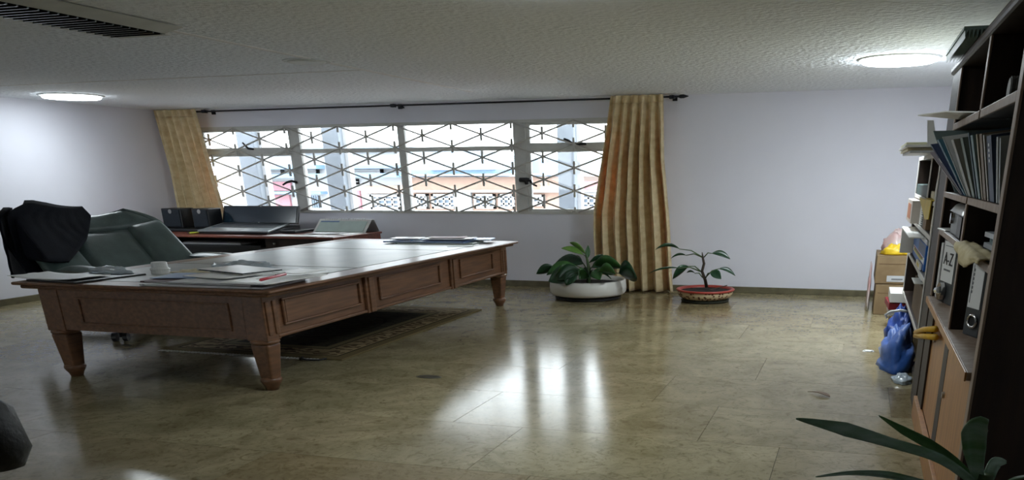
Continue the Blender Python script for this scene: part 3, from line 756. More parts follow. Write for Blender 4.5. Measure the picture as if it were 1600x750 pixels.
def sheet(name, label, cat, c, w, d, ang, m='paper', z=.755, th=.004, curl=0., group=None, n=8):
    b = MB(); ca, sa_ = math.cos(ang), math.sin(ang); rows = []
    for j in range(n+1):
        r = []
        for i in range(n+1):
            x, y = (i/n-.5)*w, (j/n-.5)*d
            k = curl*(max(0, abs(i/n-.5)*2-.4)**2+.5*max(0, abs(j/n-.5)*2-.5)**2)+curl*.15*wob(i*.5, j*.5, c[0]*7)
            r.append((c[0]+x*ca-y*sa_, c[1]+x*sa_+y*ca, z+max(0, k)+th/2))
        rows.append(r)
    b.grid(rows)
    o = b.build(name, m, None, at=(c[0], c[1], z), smooth=True, solid=th)
    return tag(o, label, cat, group)
def slab(name, label, cat, c, w, d, ang, z, h, m, edge=None, group=None):
    ca, sa_ = math.cos(ang), math.sin(ang); ax, ay = Vector((w*ca, w*sa_, 0)), Vector((-d*sa_, d*ca, 0))
    o0 = Vector((c[0], c[1], z))-ax/2-ay/2
    if edge is None:
        return tag(MB().obox(o0, ax, ay, (0, 0, h)).build(name, m, None, at=(c[0], c[1], z), bevel=min(.004, h*.3)), label, cat, group)
    t = thing(name, label, cat, (c[0], c[1], z), group)
    MB().obox(o0, ax, ay, (0, 0, h*.14)).obox(o0+Vector((0, 0, h*.86)), ax, ay, (0, 0, h*.14)).obox(o0+Vector((0, 0, h*.14)), ax*.03, ay, (0, 0, h*.72)).build('cover', m, t)
    MB().obox(o0+ax*.03+ay*.02+Vector((0, 0, h*.14)), ax*.955, ay*.96, (0, 0, h*.72)).build('pages', edge, t)
    return t
p = [at(410, 371, 'z', .755), at(470, 366, 'z', .755)]
sheet('paper_sheet', 'loose pale papers at the front edge of the computer desk', 'paper', (-7.3, 10.02, 0), .8, .28, .03, z=.7505)
sheet('paper_sheet', 'pale sheet lying just in front of the desk calendar', 'paper', (-7.0, 10.47, 0), .66, .42, -.05, 'paper', z=.7505)
sheet('paper_sheet', 'greyish sheet lying over the sheet before the calendar', 'paper', (-7.06, 10.40, 0), .46, .24, .2, 'paper_grey', z=.7585, curl=.008)
# tent calendar
cal = thing('desk_calendar', 'white tent desk calendar with pale blue header', 'calendar', (-7.05, 11.0, .75))
c0, c1 = -7.50, -6.62
MB().prism([(c0, 10.72, .75), (c0, 10.93, .915), (c0, 10.935, .905), (c0, 10.735, .75)], (c1-c0-.04, 0, 0)).build('front_board', 'white_plastic', cal, fix=True)
MB().prism([(c0, 10.93, .915), (c0, 11.04, .75), (c0, 11.05, .75), (c0, 10.94, .917)], (c1-c0, 0, 0)).build('rear_board', 'paper_grey', cal, fix=True)
fd = Vector((0, .21, .165)); fo0 = Vector((c0, 10.718, .752))
MB().obox(fo0+Vector((.04, -.002, 0))+fd*.05, (c1-c0-.12, 0, 0), fd*.8, (0, -.003, .003)).build('page', mat('page_green', (196, 212, 206), .6), cal, fix=True)
MB().obox(fo0+Vector((.05, -.004, .002))+fd*.76, ((c1-c0)*.34, 0, 0), fd*.08, (0, -.003, .003)).build('header_bar', mat('header_blue', (110, 140, 180), .6), cal, fix=True)
for i in range(18):
    x = c0+.1+i*(c1-c0-.24)/17
    MB().tube([(x, 10.92, .905), (x, 10.915, .925), (x, 10.935, .928), (x, 10.945, .905)], .003, 5).build('wire_loop', 'silver', cal)

# ------------------------------------------------------------------ things on the executive desk
TZ = .7546
# near left corner
slab('document_folder', 'thin black document folder at the near left corner of the desk', 'folder', (-5.88, 5.36, 0), .55, .62, -.12, TZ, .012, 'black_plastic')
sheet('paper_sheet', 'white sheet with curled corners overhanging the left desk edge', 'paper', (-6.05, 5.26, 0), .70, .34, -.08, z=TZ+.013, curl=.03)
def crumple(name, label, cat, c, r, m, seed, n=22, group=None):
    b = MB(); rows = []
    for j in range(n//2+1):
        th = math.pi/2*j/(n//2); row_ = []
        for i in range(n+1):
            ph = 2*math.pi*i/n
            q = Vector((math.cos(ph)*math.cos(th), math.sin(ph)*math.cos(th), math.sin(th)))
            k = 1+.35*wob(q.x*2+seed, q.y*2, q.z*2)+.22*wob(q.x*6, q.y*6+seed, q.z*6)
            if i == n: k = None
            row_.append((q, k))
        row_[-1] = row_[0]
        rows.append([(c[0]+q.x*r[0]*k, c[1]+q.y*r[1]*k, c[2]+max(0, q.z*r[2]*k)) for q, k in row_])
    b.grid(rows)
    b.add([(c[0]+(rows[0][i][0]-c[0]), c[1]+(rows[0][i][1]-c[1]), c[2]) for i in range(n)], [list(range(n))[::-1]])
    return tag(b.build(name, m, None, at=c, smooth=True, weld=True, fix=True), label, cat, group)
mat('clear_plastic', (206, 216, 222), .18, (176, 190, 200), 12., bump=.3, bscale=20, spec=.6)
crumple('plastic_bag', 'crumpled shiny clear plastic bag on the black folder', 'bag', (-5.92, 5.60, TZ+.0125), (.22, .08, .05), 'clear_plastic', 3.3)
# stack at the near right corner
slab('book', 'grey flat book at the bottom of the near right paper pile', 'book', (-4.55, 5.33, 0), 1.05, .55, .02, TZ, .013, 'paper_grey', 'paper')
slab('book', 'maroon edged folder second from the bottom of the near right paper pile', 'folder', (-4.62, 5.36, 0), 1.0, .52, -.03, TZ+.013, .012, mat('maroon', (92, 56, 60), .5), 'paper')
slab('magazine', 'slate grey magazine under the loose sheets of the near right pile', 'magazine', (-4.42, 5.33, 0), .86, .5, .05, TZ+.025, .006, 'paper_grey')
sheet('paper_sheet', 'large white sheet at the very corner of the desk pile', 'paper', (-4.14, 5.38, 0), .42, .66, -.10, z=TZ+.0315, curl=.012)
sheet('paper_sheet', 'pale blue sheet at the left end of the near right pile', 'paper', (-5.0, 5.42, 0), .34, .36, .25, 'paper_blue', z=TZ+.0315)
sheet('paper_sheet', 'creased white letter in the middle of the near right pile', 'paper', (-4.66, 5.45, 0), .48, .34, -.2, z=TZ+.036, curl=.014)
slab('notebook', 'light grey notebook with dark edge lying on the desk pile', 'notebook', (-4.72, 5.72, 0), .62, .36, -.32, TZ+.047, .012, 'paper', 'speaker_cloth')
sheet('paper_sheet', 'white folded sheet under the red pen', 'paper', (-4.13, 5.66, 0), .26, .30, -.12, z=TZ+.056, curl=.008)
sheet('paper_sheet', 'flat sheet slid out of the pile toward the desk middle', 'paper', (-4.44, 5.92, 0), .55, .34, .12, z=TZ+.001)
crumple('receipt_pile', 'crumpled yellowish receipts beside the white cup', 'paper', (-5.26, 5.80, TZ+.001), (.17, .10, .035), 'paper_cream', 8.1)
crumple('plastic_wrapper', 'crumpled white plastic wrapper at the back of the desk pile', 'wrapper', (-5.1, 6.22, TZ+.001), (.32, .14, .06), 'clear_plastic', 5.7)
pen = thing('pen', 'red ballpoint pen on top of the desk papers', 'pen', at(425, 433, 'z', TZ+.055))
pa, pb = at(405, 438, 'z', TZ+.078), at(446, 428, 'z', TZ+.078)
MB().tube([pa, pa.lerp(pb, .06), pb], [.003, .010, .010], 10).build('barrel', mat('pen_red', (190, 44, 62), .35), pen, smooth=True)
MB().tube([pa.lerp(pb, .62)+Vector((0, 0, .011)), pb+Vector((0, 0, .011))], .004, 6).build('clip', 'silver', pen)
cup = thing('white_cup', 'small white plastic cap shaped like an upturned cup beside the papers', 'cup', (-5.56, 5.78, TZ))
MB().lathe([(.072, 0), (.072, .03), (.068, .045), (.062, .05), (.060, .085), (.055, .09)], (-5.56, 5.78, TZ), 1, n=24).build('cup_body', 'white_plastic', cup, smooth=False, fix=True)
MB().lathe([(.075, .028), (.078, .034), (.075, .04)], (-5.56, 5.78, TZ), 1, n=24, cap0=False, cap1=False).build('rim', 'white_plastic', cup)
# far end: blue folders and papers
mat('folder_blue', (44, 84, 150), .4); mat('folder_lightblue', (130, 170, 215), .4)
slab('folder', 'grey green folder at the bottom of the far desk pile', 'folder', (-4.72, 9.2, 0), .95, .42, .10, TZ, .014, mat('folder_green', (150, 166, 158), .5), 'paper')
slab('folder', 'dark blue folder in the middle of the far desk pile', 'folder', (-4.85, 9.22, 0), 1.02, .44, .04, TZ+.014, .015, 'folder_blue', 'paper_blue')
slab('folder', 'light blue folder sticking out toward the desk corner', 'folder', (-4.62, 9.34, 0), .95, .30, .22, TZ+.030, .010, 'folder_lightblue', 'paper')
slab('envelope', 'white envelope lying at the left of the far desk pile', 'envelope', (-5.16, 9.22, 0), .36, .24, .16, TZ+.041, .012, 'paper')
sheet('paper_sheet', 'top white sheets curling up on the far desk pile', 'paper', (-4.62, 9.24, 0), .58, .3, .08, z=TZ+.042, curl=.02, th=.008)
sheet('paper_sheet', 'pinkish printed sheet on the very top of the far desk pile', 'paper', (-4.66, 9.28, 0), .42, .22, .2, mat('paper_pink', (214, 190, 194), .6), z=TZ+.056, curl=.008)
slab('card', 'pale card under the near edge of the far desk pile', 'card', (-4.28, 8.82, 0), .28, .14, .3, TZ, .004, mat('card_green', (188, 200, 192), .5))

# ------------------------------------------------------------------ plants
mat('leaf_dark', (46, 84, 54), .28, (34, 66, 44), 8., spec=.6, trans=.2)
mat('leaf_light', (130, 172, 84), .4, (104, 150, 66), 8., trans=.2)
mat('leaf_mid', (74, 122, 64), .3, (54, 98, 52), 8., trans=.25)
mat('leaf_gloss', (92, 136, 92), .2, (150, 176, 160), 4., spec=.8, trans=.25, stretch=(1, 1, 5)); mat('stem_green', (74, 96, 58), .5); mat('stem_brown', (66, 54, 42), .7, (50, 40, 32), 20.)  # pale streaks in the glossy leaf colour stand in for glare
mat('soil', (44, 36, 30), .95, (30, 25, 21), 30., bump=.6, bscale=50)
def leaf(parent, base, tip, width, m, arch=.06, petiole=None, roll=0., name='leaf', n=9, belly=.5):
    base, tip = Vector(base), Vector(tip); ax = tip-base; L_ = ax.length
    up = Vector((0, 0, 1)); side = ax.cross(up)
    side = side.normalized() if side.length > 1e-4 else Vector((1, 0, 0))
    nrm = side.cross(ax).normalized()
    if roll: 
        q = Matrix.Rotation(roll, 3, ax.normalized()); side = q @ side; nrm = q @ nrm
    rows = []
    for i in range(n+1):
        t = i/n; c = base.lerp(tip, t)+Vector((0, 0, arch*4*t*(1-t)))
        w = width*.5*(math.sin(math.pi*t**(math.log(.5)/math.log(belly)))**.8 if 0 < t < 1 else .03)
        rows.append([c-side*w+nrm*w*.25, c-side*w*.5+nrm*w*.04, c-nrm*w*.12, c+side*w*.5+nrm*w*.04, c+side*w+nrm*w*.25])
    b = MB(); b.grid(rows); o = b.build(name, m, parent, smooth=True, solid=.004)
    if petiole is not None:
        pe = Vector(petiole); md = pe.lerp(base, .5)+Vector((0, 0, .03))
        MB().tube([pe, md, base, base.lerp(tip, .15)+Vector((0, 0, arch*.5))], [.008, .007, .005, .003], 6).build('petiole', 'stem_green', o, smooth=True)
    return o
PWc = Vector((-3.305, 10.46, 0))
pw = thing('potted_dumbcane', 'leafy green plant in a wide white round pot on the floor', 'potted plant', PWc)
MB().lathe([(.40, 0), (.43, .008), (.43, .035), (.41, .043)], PWc, 1, n=40).build('saucer', 'black_plastic', pw, smooth=False)
MB().lathe([(.40, .05), (.465, .058), (.494, .09), (.498, .15), (.49, .232), (.478, .24), (.462, .232), (.455, .18)], PWc, 1, n=48, cap1=False).build('pot', mat('pot_white', (226, 224, 216), .4, var=.04), pw, smooth=True)
MB().lathe([(.46, .178), (.3, .19), (.001, .194)], PWc, 1, n=32, cap0=False, cap1=False).build('soil', 'soil', pw, smooth=True)
MB().tube([PWc+Vector((0, 0, .16)), PWc+Vector((.02, 0, .34)), PWc+Vector((-.01, 0, .5))], [.03, .026, .014], 8).build('stem', 'stem_green', pw, smooth=True)
def P(u, v, y): return at(u, v, 'y', y)
LR = random.Random(5)
wl = [  # base px, tip px, y of base, y of tip, width, material, arch
 ((868, 419), (838, 428), 10.35, 10.25, .11, 'leaf_dark', .02), ((905, 427), (857, 440), 10.15, 9.97, .17, 'leaf_dark', .03),
 ((912, 412), (868, 411), 10.5, 10.6, .13, 'leaf_dark', .03), ((912, 398), (877, 388), 10.45, 10.4, .07, 'leaf_light', .02),
 ((915, 397), (890, 379), 10.45, 10.5, .065, 'leaf_light', .02), ((917, 405), (919, 383), 10.46, 10.5, .05, 'leaf_mid', 0.),
 ((920, 411), (950, 405), 10.55, 10.7, .11, 'leaf_dark', .03), ((928, 414), (972, 418), 10.4, 10.35, .18, 'leaf_mid', .03),
 ((967, 427), (995, 433), 10.25, 10.1, .22, 'leaf_dark', .03), ((928, 422), (938, 437), 10.1, 9.96, .12, 'leaf_mid', .02),
 ((900, 415), (854, 430), 10.3, 10.1, .12, 'leaf_mid', .04), ((924, 418), (966, 412), 10.6, 10.75, .15, 'leaf_dark', .03),
 ((905, 420), (872, 437), 10.05, 9.95, .13, 'leaf_dark', .03), ((930, 425), (955, 436), 10.2, 10.02, .10, 'leaf_dark', .03),
 ((900, 426), (884, 446), 10.0, 9.93, .12, 'leaf_dark', .03), ((936, 424), (962, 428), 10.0, 9.95, .13, 'leaf_mid', .03), ((890, 420), (868, 432), 10.2, 10.02, .13, 'leaf_mid', .03), ((912, 420), (922, 436), 10.0, 9.93, .10, 'leaf_dark', .03),
 ((910, 410), (884, 416), 10.7, 10.85, .14, 'leaf_dark', .03), ((918, 424), (905, 436), 10.05, 9.95, .11, 'leaf_mid', .02)]
for (bu, tu, yb, yt, wd, m_, ar) in wl:
    leaf(pw, P(*bu, yb), P(*tu, yt), wd*1.4, m_, ar, roll=LR.choice((-1, 1))*LR.uniform(.6, 1.1), petiole=PWc+Vector((0, 0, .28)) if m_ != 'leaf_light' else PWc+Vector((0, 0, .44)))
PRc = Vector((-1.775, 10.51, 0))
pr_ = thing('potted_sapling', 'thin stemmed sapling with few leaves in a red rimmed patterned bowl', 'potted plant', PRc)
MB().lathe([(.27, 0), (.30, .01), (.305, .03), (.28, .035)], PRc, 1, n=36).build('saucer', mat('saucer_green', (40, 46, 40), .4), pr_)
def glyph_mat():
    m = mat('glyph_band', (206, 186, 150), .5, var=.06); nt = m.node_tree; N = nt.nodes; L = nt.links; b = N['Principled BSDF']
    tc = N.new('ShaderNodeTexCoord'); sp = N.new('ShaderNodeSeparateXYZ'); L.new(tc.outputs['Object'], sp.inputs[0])
    an = N.new('ShaderNodeMath'); an.operation = 'ARCTAN2'; L.new(sp.outputs['Y'], an.inputs[0]); L.new(sp.outputs['X'], an.inputs[1])
    cb = N.new('ShaderNodeCombineXYZ'); L.new(an.outputs[0], cb.inputs['X']); L.new(sp.outputs['Z'], cb.inputs['Y'])
    mp = N.new('ShaderNodeMapping'); mp.inputs['Scale'].default_value = (9, 36, 1); L.new(cb.outputs[0], mp.inputs['Vector'])
    vo = N.new('ShaderNodeTexVoronoi'); vo.distance = 'CHEBYCHEV'; vo.inputs['Scale'].default_value = 1.; vo.inputs['Randomness'].default_value = .75; L.new(mp.outputs[0], vo.inputs['Vector'])
    rp = N.new('ShaderNodeValToRGB'); rp.color_ramp.interpolation = 'CONSTANT'; rp.color_ramp.elements[0].color = (1, 1, 1, 1); rp.color_ramp.elements[1].position = .33; rp.color_ramp.elements[1].color = (0, 0, 0, 1)
    L.new(vo.outputs['Distance'], rp.inputs['Fac'])
    mx = N.new('ShaderNodeMix'); mx.data_type = 'RGBA'; L.new(rp.outputs[0], mx.inputs['Factor'])
    L.new(b.inputs['Base Color'].links[0].from_socket, mx.inputs['A']); mx.inputs['B'].default_value = (*lin((92, 50, 36)), 1)
    L.new(mx.outputs['Result'], b.inputs['Base Color'])
glyph_mat()
MB().lathe([(.27, .036), (.32, .06), (.345, .10), (.345, .13)], PRc, 1, n=44, cap1=False).build('pot', 'glyph_band', pr_, at=PRc, smooth=True)
MB().lathe([(.345, .128), (.362, .135), (.368, .148), (.355, .158), (.325, .155), (.315, .13)], PRc, 1, n=44, cap0=False, cap1=False).build('rim', mat('rim_red', (168, 62, 50), .4), pr_, smooth=True)
MB().lathe([(.32, .128), (.2, .136), (.001, .138)], PRc, 1, n=32, cap0=False, cap1=False).build('soil', 'soil', pr_, smooth=True)
SY = 10.5
MB().tube([P(1104, 449, SY), P(1102, 438, SY), P(1097, 424, SY), P(1100, 412, SY), P(1098, 402, SY), P(1097, 394, SY)], [.022, .02, .018, .017, .014, .004], 8).build('stem', 'stem_brown', pr_, smooth=True)
MB().tube([P(1110, 453, SY-.2), P(1136, 446, SY+.05)], .006, 6).build('stick', 'stem_brown', pr_)
rl = [((1062, 389), (1024, 390), (1098, 402), .05, .05, SY-.1, SY-.25), ((1072, 399), (1048, 404), (1097, 402), .035, .03, SY, SY-.1),
      ((1112, 396), (1141, 405), (1100, 402), .075, .03, SY, SY+.05), ((1062, 419), (1014, 427), (1094, 424), .03, .03, SY-.2, SY-.4),
      ((1076, 416), (1051, 436), (1095, 424), .14, .02, SY-.1, SY-.2), ((1086, 427), (1073, 426), (1098, 434), .03, .02, SY, SY+.1),
      ((1123, 420), (1149, 431), (1102, 434), .055, .03, SY, SY+.05), ((1110, 426), (1127, 436), (1102, 436), .10, .02, SY-.1, SY-.15)]
for bu, tu, pu, wd, ar, yb, yt in rl:
    leaf(pr_, P(*bu, yb), P(*tu, yt), wd*1.1, 'leaf_dark', ar, roll=.9, petiole=P(*pu, SY))

# plant in the near right corner, its pot below the picture
FPc = Vector((.42, 2.40, 0))
fp = thing('potted_strap_leaf_plant', 'glossy long leaved plant in front of the bookcase at the lower right', 'potted plant', FPc)
MB().lathe([(.14, 0), (.17, .02), (.20, .30), (.21, .34), (.195, .345), (.185, .30)], FPc, 1, n=32, cap1=False).build('pot', mat('terracotta', (150, 88, 62), .7), fp, smooth=True)
MB().lathe([(.188, .30), (.1, .312), (.001, .315)], FPc, 1, n=24, cap0=False, cap1=False).build('soil', 'soil', fp)
MB().tube([FPc+Vector((0, 0, .30)), FPc+Vector((-.01, 0, .5)), FPc+Vector((0, 0, .70))], [.03, .028, .02], 8).build('stem', 'stem_green', fp, smooth=True)
def strap(pix, ys, wds, m_, twist=0., lean=(0, 0, 1)):
    pts = [P(u, v, y) for (u, v), y in zip(pix, ys)]; k = len(pts); N_ = 20
    def cr(t):
        x = t*(k-1); i = min(int(x), k-2); f = x-i
        p0, p1, p2, p3 = pts[max(i-1, 0)], pts[i], pts[i+1], pts[min(i+2, k-1)]
        w = wds[i]+(wds[i+1]-wds[i])*f
        return .5*((2*p1)+(p2-p0)*f+(2*p0-5*p1+4*p2-p3)*f*f+(3*p1-p0-3*p2+p3)*f**3), w
    rows = []
    for i in range(N_+1):
        c, w = cr(i/N_); c2, _ = cr(min(1, i/N_+.02)); c1, _ = cr(max(0, i/N_-.02))
        ax = (c2-c1).normalized(); sd_ = Matrix.Rotation(twist*i/N_, 3, ax) @ ax.cross(Vector(lean)).normalized(); nn = sd_.cross(ax)
        rows.append([c-sd_*w+nn*w*.3, c-sd_*w*.5+nn*w*.05, c-nn*w*.1, c+sd_*w*.5+nn*w*.05, c+sd_*w+nn*w*.3])
    MB().grid(rows).build('leaf', m_, fp, smooth=True, solid=.003)
strap([(1535, 765), (1470, 718), (1390, 692), (1320, 672), (1244, 654)], [2.4, 2.36, 2.3, 2.25, 2.2], [.010, .014, .015, .021, .002], 'leaf_gloss', .3, (.1, -.9, .5))
strap([(1535, 765), (1490, 722), (1450, 694), (1410, 672), (1373, 649)], [2.4, 2.45, 2.5, 2.52, 2.55], [.010, .015, .016, .012, .001], 'leaf_mid', .1, (.1, -.9, .5))
strap([(1535, 770), (1526, 735), (1522, 700), (1522, 670), (1532, 652)], [2.4, 2.4, 2.38, 2.34, 2.26], [.012, .018, .030, .034, .020], 'leaf_gloss', 0., (0, -1, .2))
strap([(1540, 770), (1545, 745), (1555, 724), (1572, 722)], [2.4, 2.42, 2.46, 2.5], [.010, .016, .018, .004], 'leaf_gloss', 0., (0, -1, .3))
strap([(1535, 775), (1460, 760), (1390, 744), (1330, 740), (1275, 745)], [2.4, 2.3, 2.2, 2.1, 2.0], [.010, .012, .014, .008, .001], 'leaf_gloss', .2, (0, -.6, .8))
strap([(1540, 775), (1580, 752), (1625, 742)], [2.4, 2.3, 2.2], [.012, .016, .002], 'leaf_mid', 0., (0, -.5, .8))
strap([(1535, 775), (1520, 752), (1500, 744)], [2.4, 2.5, 2.6], [.012, .016, .002], 'leaf_dark', 0., (0, -.5, .8))

# black visitor chair, only its padded arm reaches into the picture
mat('black_leather', (14, 17, 20), .6, (9, 11, 13), 9., bump=.3, bscale=30, sheen=.2)
VX = -3.36
vc = thing('visitor_chair', 'black padded visitor chair whose arm shows at the lower left', 'chair', (VX-0.95, 1.9, 0))
MB().pillow((VX-1.55, 1.25, .36), (VX-0.05, 1.25, .36), (VX-0.05, 2.55, .36), (VX-1.55, 2.55, .36), .12, .10).build('seat', 'black_leather', vc, smooth=True)
MB().pillow((VX-1.50, 1.25, .40), (VX-1.50, 2.55, .40), (VX-1.80, 2.55, 1.05), (VX-1.80, 1.25, 1.05), .10, .08).build('backrest', 'black_leather', vc, smooth=True)
for yy in (1.22, 2.46):
    a = MB(); a.tube([(VX-1.65, yy, .60), (VX-1.05, yy, .66), (VX-.6, yy, .66), (VX-.25, yy, .62), (VX-.05, yy, .54), (VX, yy, .42), (VX+.01, yy, .36)], [.05, .10, .12, .125, .12, .10, .05], 14)
    a.build('arm_pad', 'black_leather', vc, smooth=True)
    for xx in (VX-1.45, VX-.2):
        MB().tube([(xx, yy, 0), (xx, yy, .56)], .03, 8).build('leg', 'black_plastic', vc, smooth=True)
# litter on the floor
lf = at(1285, 614, 'z', .004); lf2 = at(1300, 620, 'z', .004)
dl = thing('dry_leaf', 'curled dry brown leaf lying on the floor tiles', 'leaf', at(1290, 617, 'z', 0))
leaf(dl, at(1262, 612, 'z', .006), at(1297, 620, 'z', .006), .05, mat('dry_brown', (110, 84, 60), .7), .012, name='blade', belly=.75)
tag(crumple('paper_scrap', 'tiny white paper scrap on the floor near the blue bag', 'scrap', at(1357, 549, 'z', .0), (.05, .035, .012), 'paper', 2.2), 'tiny white paper scrap on the floor near the blue bag', 'scrap')
mk = [at(652, 588, 'z', .0), at(672, 590, 'z', .0), at(692, 589, 'z', .0)]
fm = MB(); fm.lathe([(.11, 0), (.11, .002)], at(670, 589, 'z', .0), 1, .5, n=20)
o = fm.build('floor_patch', mat('patch_dark', (58, 56, 46), .5, (80, 76, 60), 18.), floor)
# ------------------------------------------------------------------ tall bookcase on the right
XS, XB = .481, 1.10
bc = thing('bookcase', 'tall dark wooden bookcase with orange sliding doors below', 'bookcase', (.79, 4.7, 0))
def bx_(name, m, x0, x1, y0, y1, z0, z1, parent=bc, bevel=.003): return MB().box(x0, x1, y0, y1, z0, z1).build(name, m, parent, bevel=bevel)
bx_('side_panel', 'wood_dark', XS+.006, XB, 3.33, 3.39, 0, 2.05)
bx_('edge_strip', 'wood_edge', XS-.004, XS+.006, 3.325, 3.395, 0, 2.05)
bx_('end_pillar', 'wood_dark', XS+.006, XB, 5.62, 6.09, 0, 2.05)
bx_('edge_strip', 'wood_edge', XS-.004, XS+.006, 5.60, 5.65, .778, 2.05)
bx_('edge_strip', 'wood_dark', XS-.004, XS+.006, 5.65, 6.09, 0, 2.05)
bx_('back_panel', 'wood_dark', XB-.02, XB, 3.39, 5.62, 0, 2.05)
bx_('cornice', 'wood_dark', XS-.02, XB, 3.31, 6.11, 2.05, 2.095, bevel=.015)
for z0, z1 in ((.778, 1.357), (1.756, 2.05)):    # the book shelf between them runs through
    bx_('divider', 'wood_dark', XS+.006, XB-.02, 4.385, 4.425, z0, z1)
    bx_('edge_strip', 'wood_edge', XS-.004, XS+.006, 4.38, 4.43, z0, z1)
for z, th in ((1.178, .03), (1.387, .03), (1.756, .036)):
    for a, b in ((3.395, 4.38), (4.43, 5.60)):
        s_ = bx_('shelf', 'wood_dark', XS+.006, XB-.02, a, b, z-th, z)
        bx_('edge_strip', 'wood_edge', XS-.004, XS+.006, a, b, z-th, z, s_)
ct = bx_('counter', 'wood_edge', XS-.02, XB-.02, 3.395, 5.60, .745, .778)
bx_('edge_strip', 'wood_orange', XS-.028, XS-.02, 3.395, 5.60, .742, .779, ct)
bx_('bottom_shelf', 'wood_dark', XS+.02, XB-.02, 3.39, 5.62, .10, .125)
bx_('bottom_rail', 'wood_orange', XS-.02, XS+.012, 3.395, 5.62, 0, .135)
bx_('stile', 'wood_dark', XS, XS+.03, 5.27, 5.62, .135, .745); bx_('stile', 'wood_dark', XS-.004, XS+.026, 4.25, 4.43, .135, .745)
for (a, b, ky, kz, x) in ((4.43, 5.27, 5.08, .60, XS+.012), (3.40, 4.25, 4.16, .50, XS-.002)):
    d_ = bx_('sliding_door', 'wood_orange', x, x+.02, a, b, .138, .742)
    MB().tube([(x-.012, ky, kz), (x, ky, kz)], .016, 10).build('lock', 'silver', d_)
bx_('stile', 'wood_dark', XS+.0, XS+.02, 3.395, 3.43, .135, .745)

# ---- leaning magazines and books on the upper shelf
bookdefs = [ # y at the shelf, top sight line, x of the top, thickness, material, label
 (4.86, (1452, 238), .335, .035, ('bk_mauve', (178, 168, 172)), 'thin mauve grey magazine, outermost of the leaning shelf books'),
 (4.80, (1453, 226), .335, .07, ('bk_navy', (44, 58, 92)), 'navy book with a small white tag leaning out of the shelf'),
 (4.70, (1464, 219), .345, .09, ('bk_teal', (60, 104, 122)), 'teal magazine file leaning out of the shelf'),
 (4.58, (1472, 214), .360, .03, ('bk_white', (190, 192, 190)), 'thin white booklet next to the teal file'),
 (4.50, (1486, 219), .375, .11, ('bk_grey', (150, 152, 148)), 'thick grey book leaning beside the white booklet'),
 (4.34, (1500, 216), .400, .10, ('bk_sage', (128, 142, 138)), 'sage green book in the middle of the leaning row'),
 (4.20, (1512, 208), .420, .04, ('bk_slate', (84, 104, 120)), 'slim slate blue book in the leaning row'),
 (4.12, (1516, 212), .425, .08, ('bk_aqua', (112, 138, 140)), 'aqua tinted book in the leaning row'),
 (4.00, (1525, 210), .440, .035, ('bk_cream', (188, 178, 160)), 'cream booklet in the leaning row'),
 (3.94, (1530, 210), .445, .08, ('bk_brown', (128, 112, 98)), 'brownish grey book in the leaning row'),
 (3.82, (1536, 211), .455, .03, ('bk_white2', (200, 198, 192)), 'thin off white booklet left of the dark blue book'),
 (3.76, (1541, 213), .462, .14, ('bk_blue', (36, 56, 84)), 'dark blue book with pale spine lettering'),
 (3.58, (1557, 214), .474, .04, ('bk_pale', (176, 180, 180)), 'pale grey booklet nearest the bookcase post'),
 (3.52, (1562, 216), .477, .03, ('bk_pale2', (160, 166, 168)), 'narrow grey booklet squeezed against the bookcase post')]
LIM = None
for (y0, tp, xt, th, (mn, rgb), lb) in bookdefs:
    if LIM is not None: y0 = min(y0, LIM[0]-.004)
    p0 = Vector((.492, y0, 1.3885)); p1 = at(*tp, 'x', xt)
    def y_at(p, z): return p0.y+(p.y-p0.y)*(z-p0.z)/(p.z-p0.z)
    while p1.z > 1.688 or (LIM is not None and y_at(p1, 1.75) > LIM[1]-.004):   # neighbours never cross
        xt -= .002; p1 = at(*tp, 'x', xt)
    u = p1-p0; LIM = (y0-th, y_at(p1, 1.75)-th)
    t = thing('book', lb, 'book', p0, 'books leaning on the upper shelf')
    dv = Vector((.17, 0, .02))
    tv = Vector((0, -th, 0)); cm = mat(mn, rgb, .45, var=.12, scale=5)
    e = .004
    MB().obox(p0, u, tv*.12, dv).obox(p0+tv*.88, u, tv*.12, dv).obox(p0, u, tv, dv*.03).build('cover', cm, t, fix=True)
    MB().obox(p0+tv*.12+dv*.03+u*.01, u*.97, tv*.76, dv*.95).build('pages', 'paper', t, fix=True)
    n_ = -dv.normalized()*.002
    if mn == 'bk_navy': MB().obox(p0+u*.62+tv*.25+n_, u*.09, tv*.5, -n_*.5).build('tag', 'white_plastic', t, fix=True)
    if mn == 'bk_blue':
        for k in range(4):
            MB().obox(p0+u*(.60+k*.08)+tv*.38+n_, u*.045, tv*.25, -n_*.5).build('lettering', 'paper_grey', t, fix=True)
    if mn == 'bk_teal': MB().obox(p0+u*.12+tv*.1+n_, u*.18, tv*.8, -n_*.5).build('spine_band', mat('bk_deep', (40, 74, 92), .45), t, fix=True)
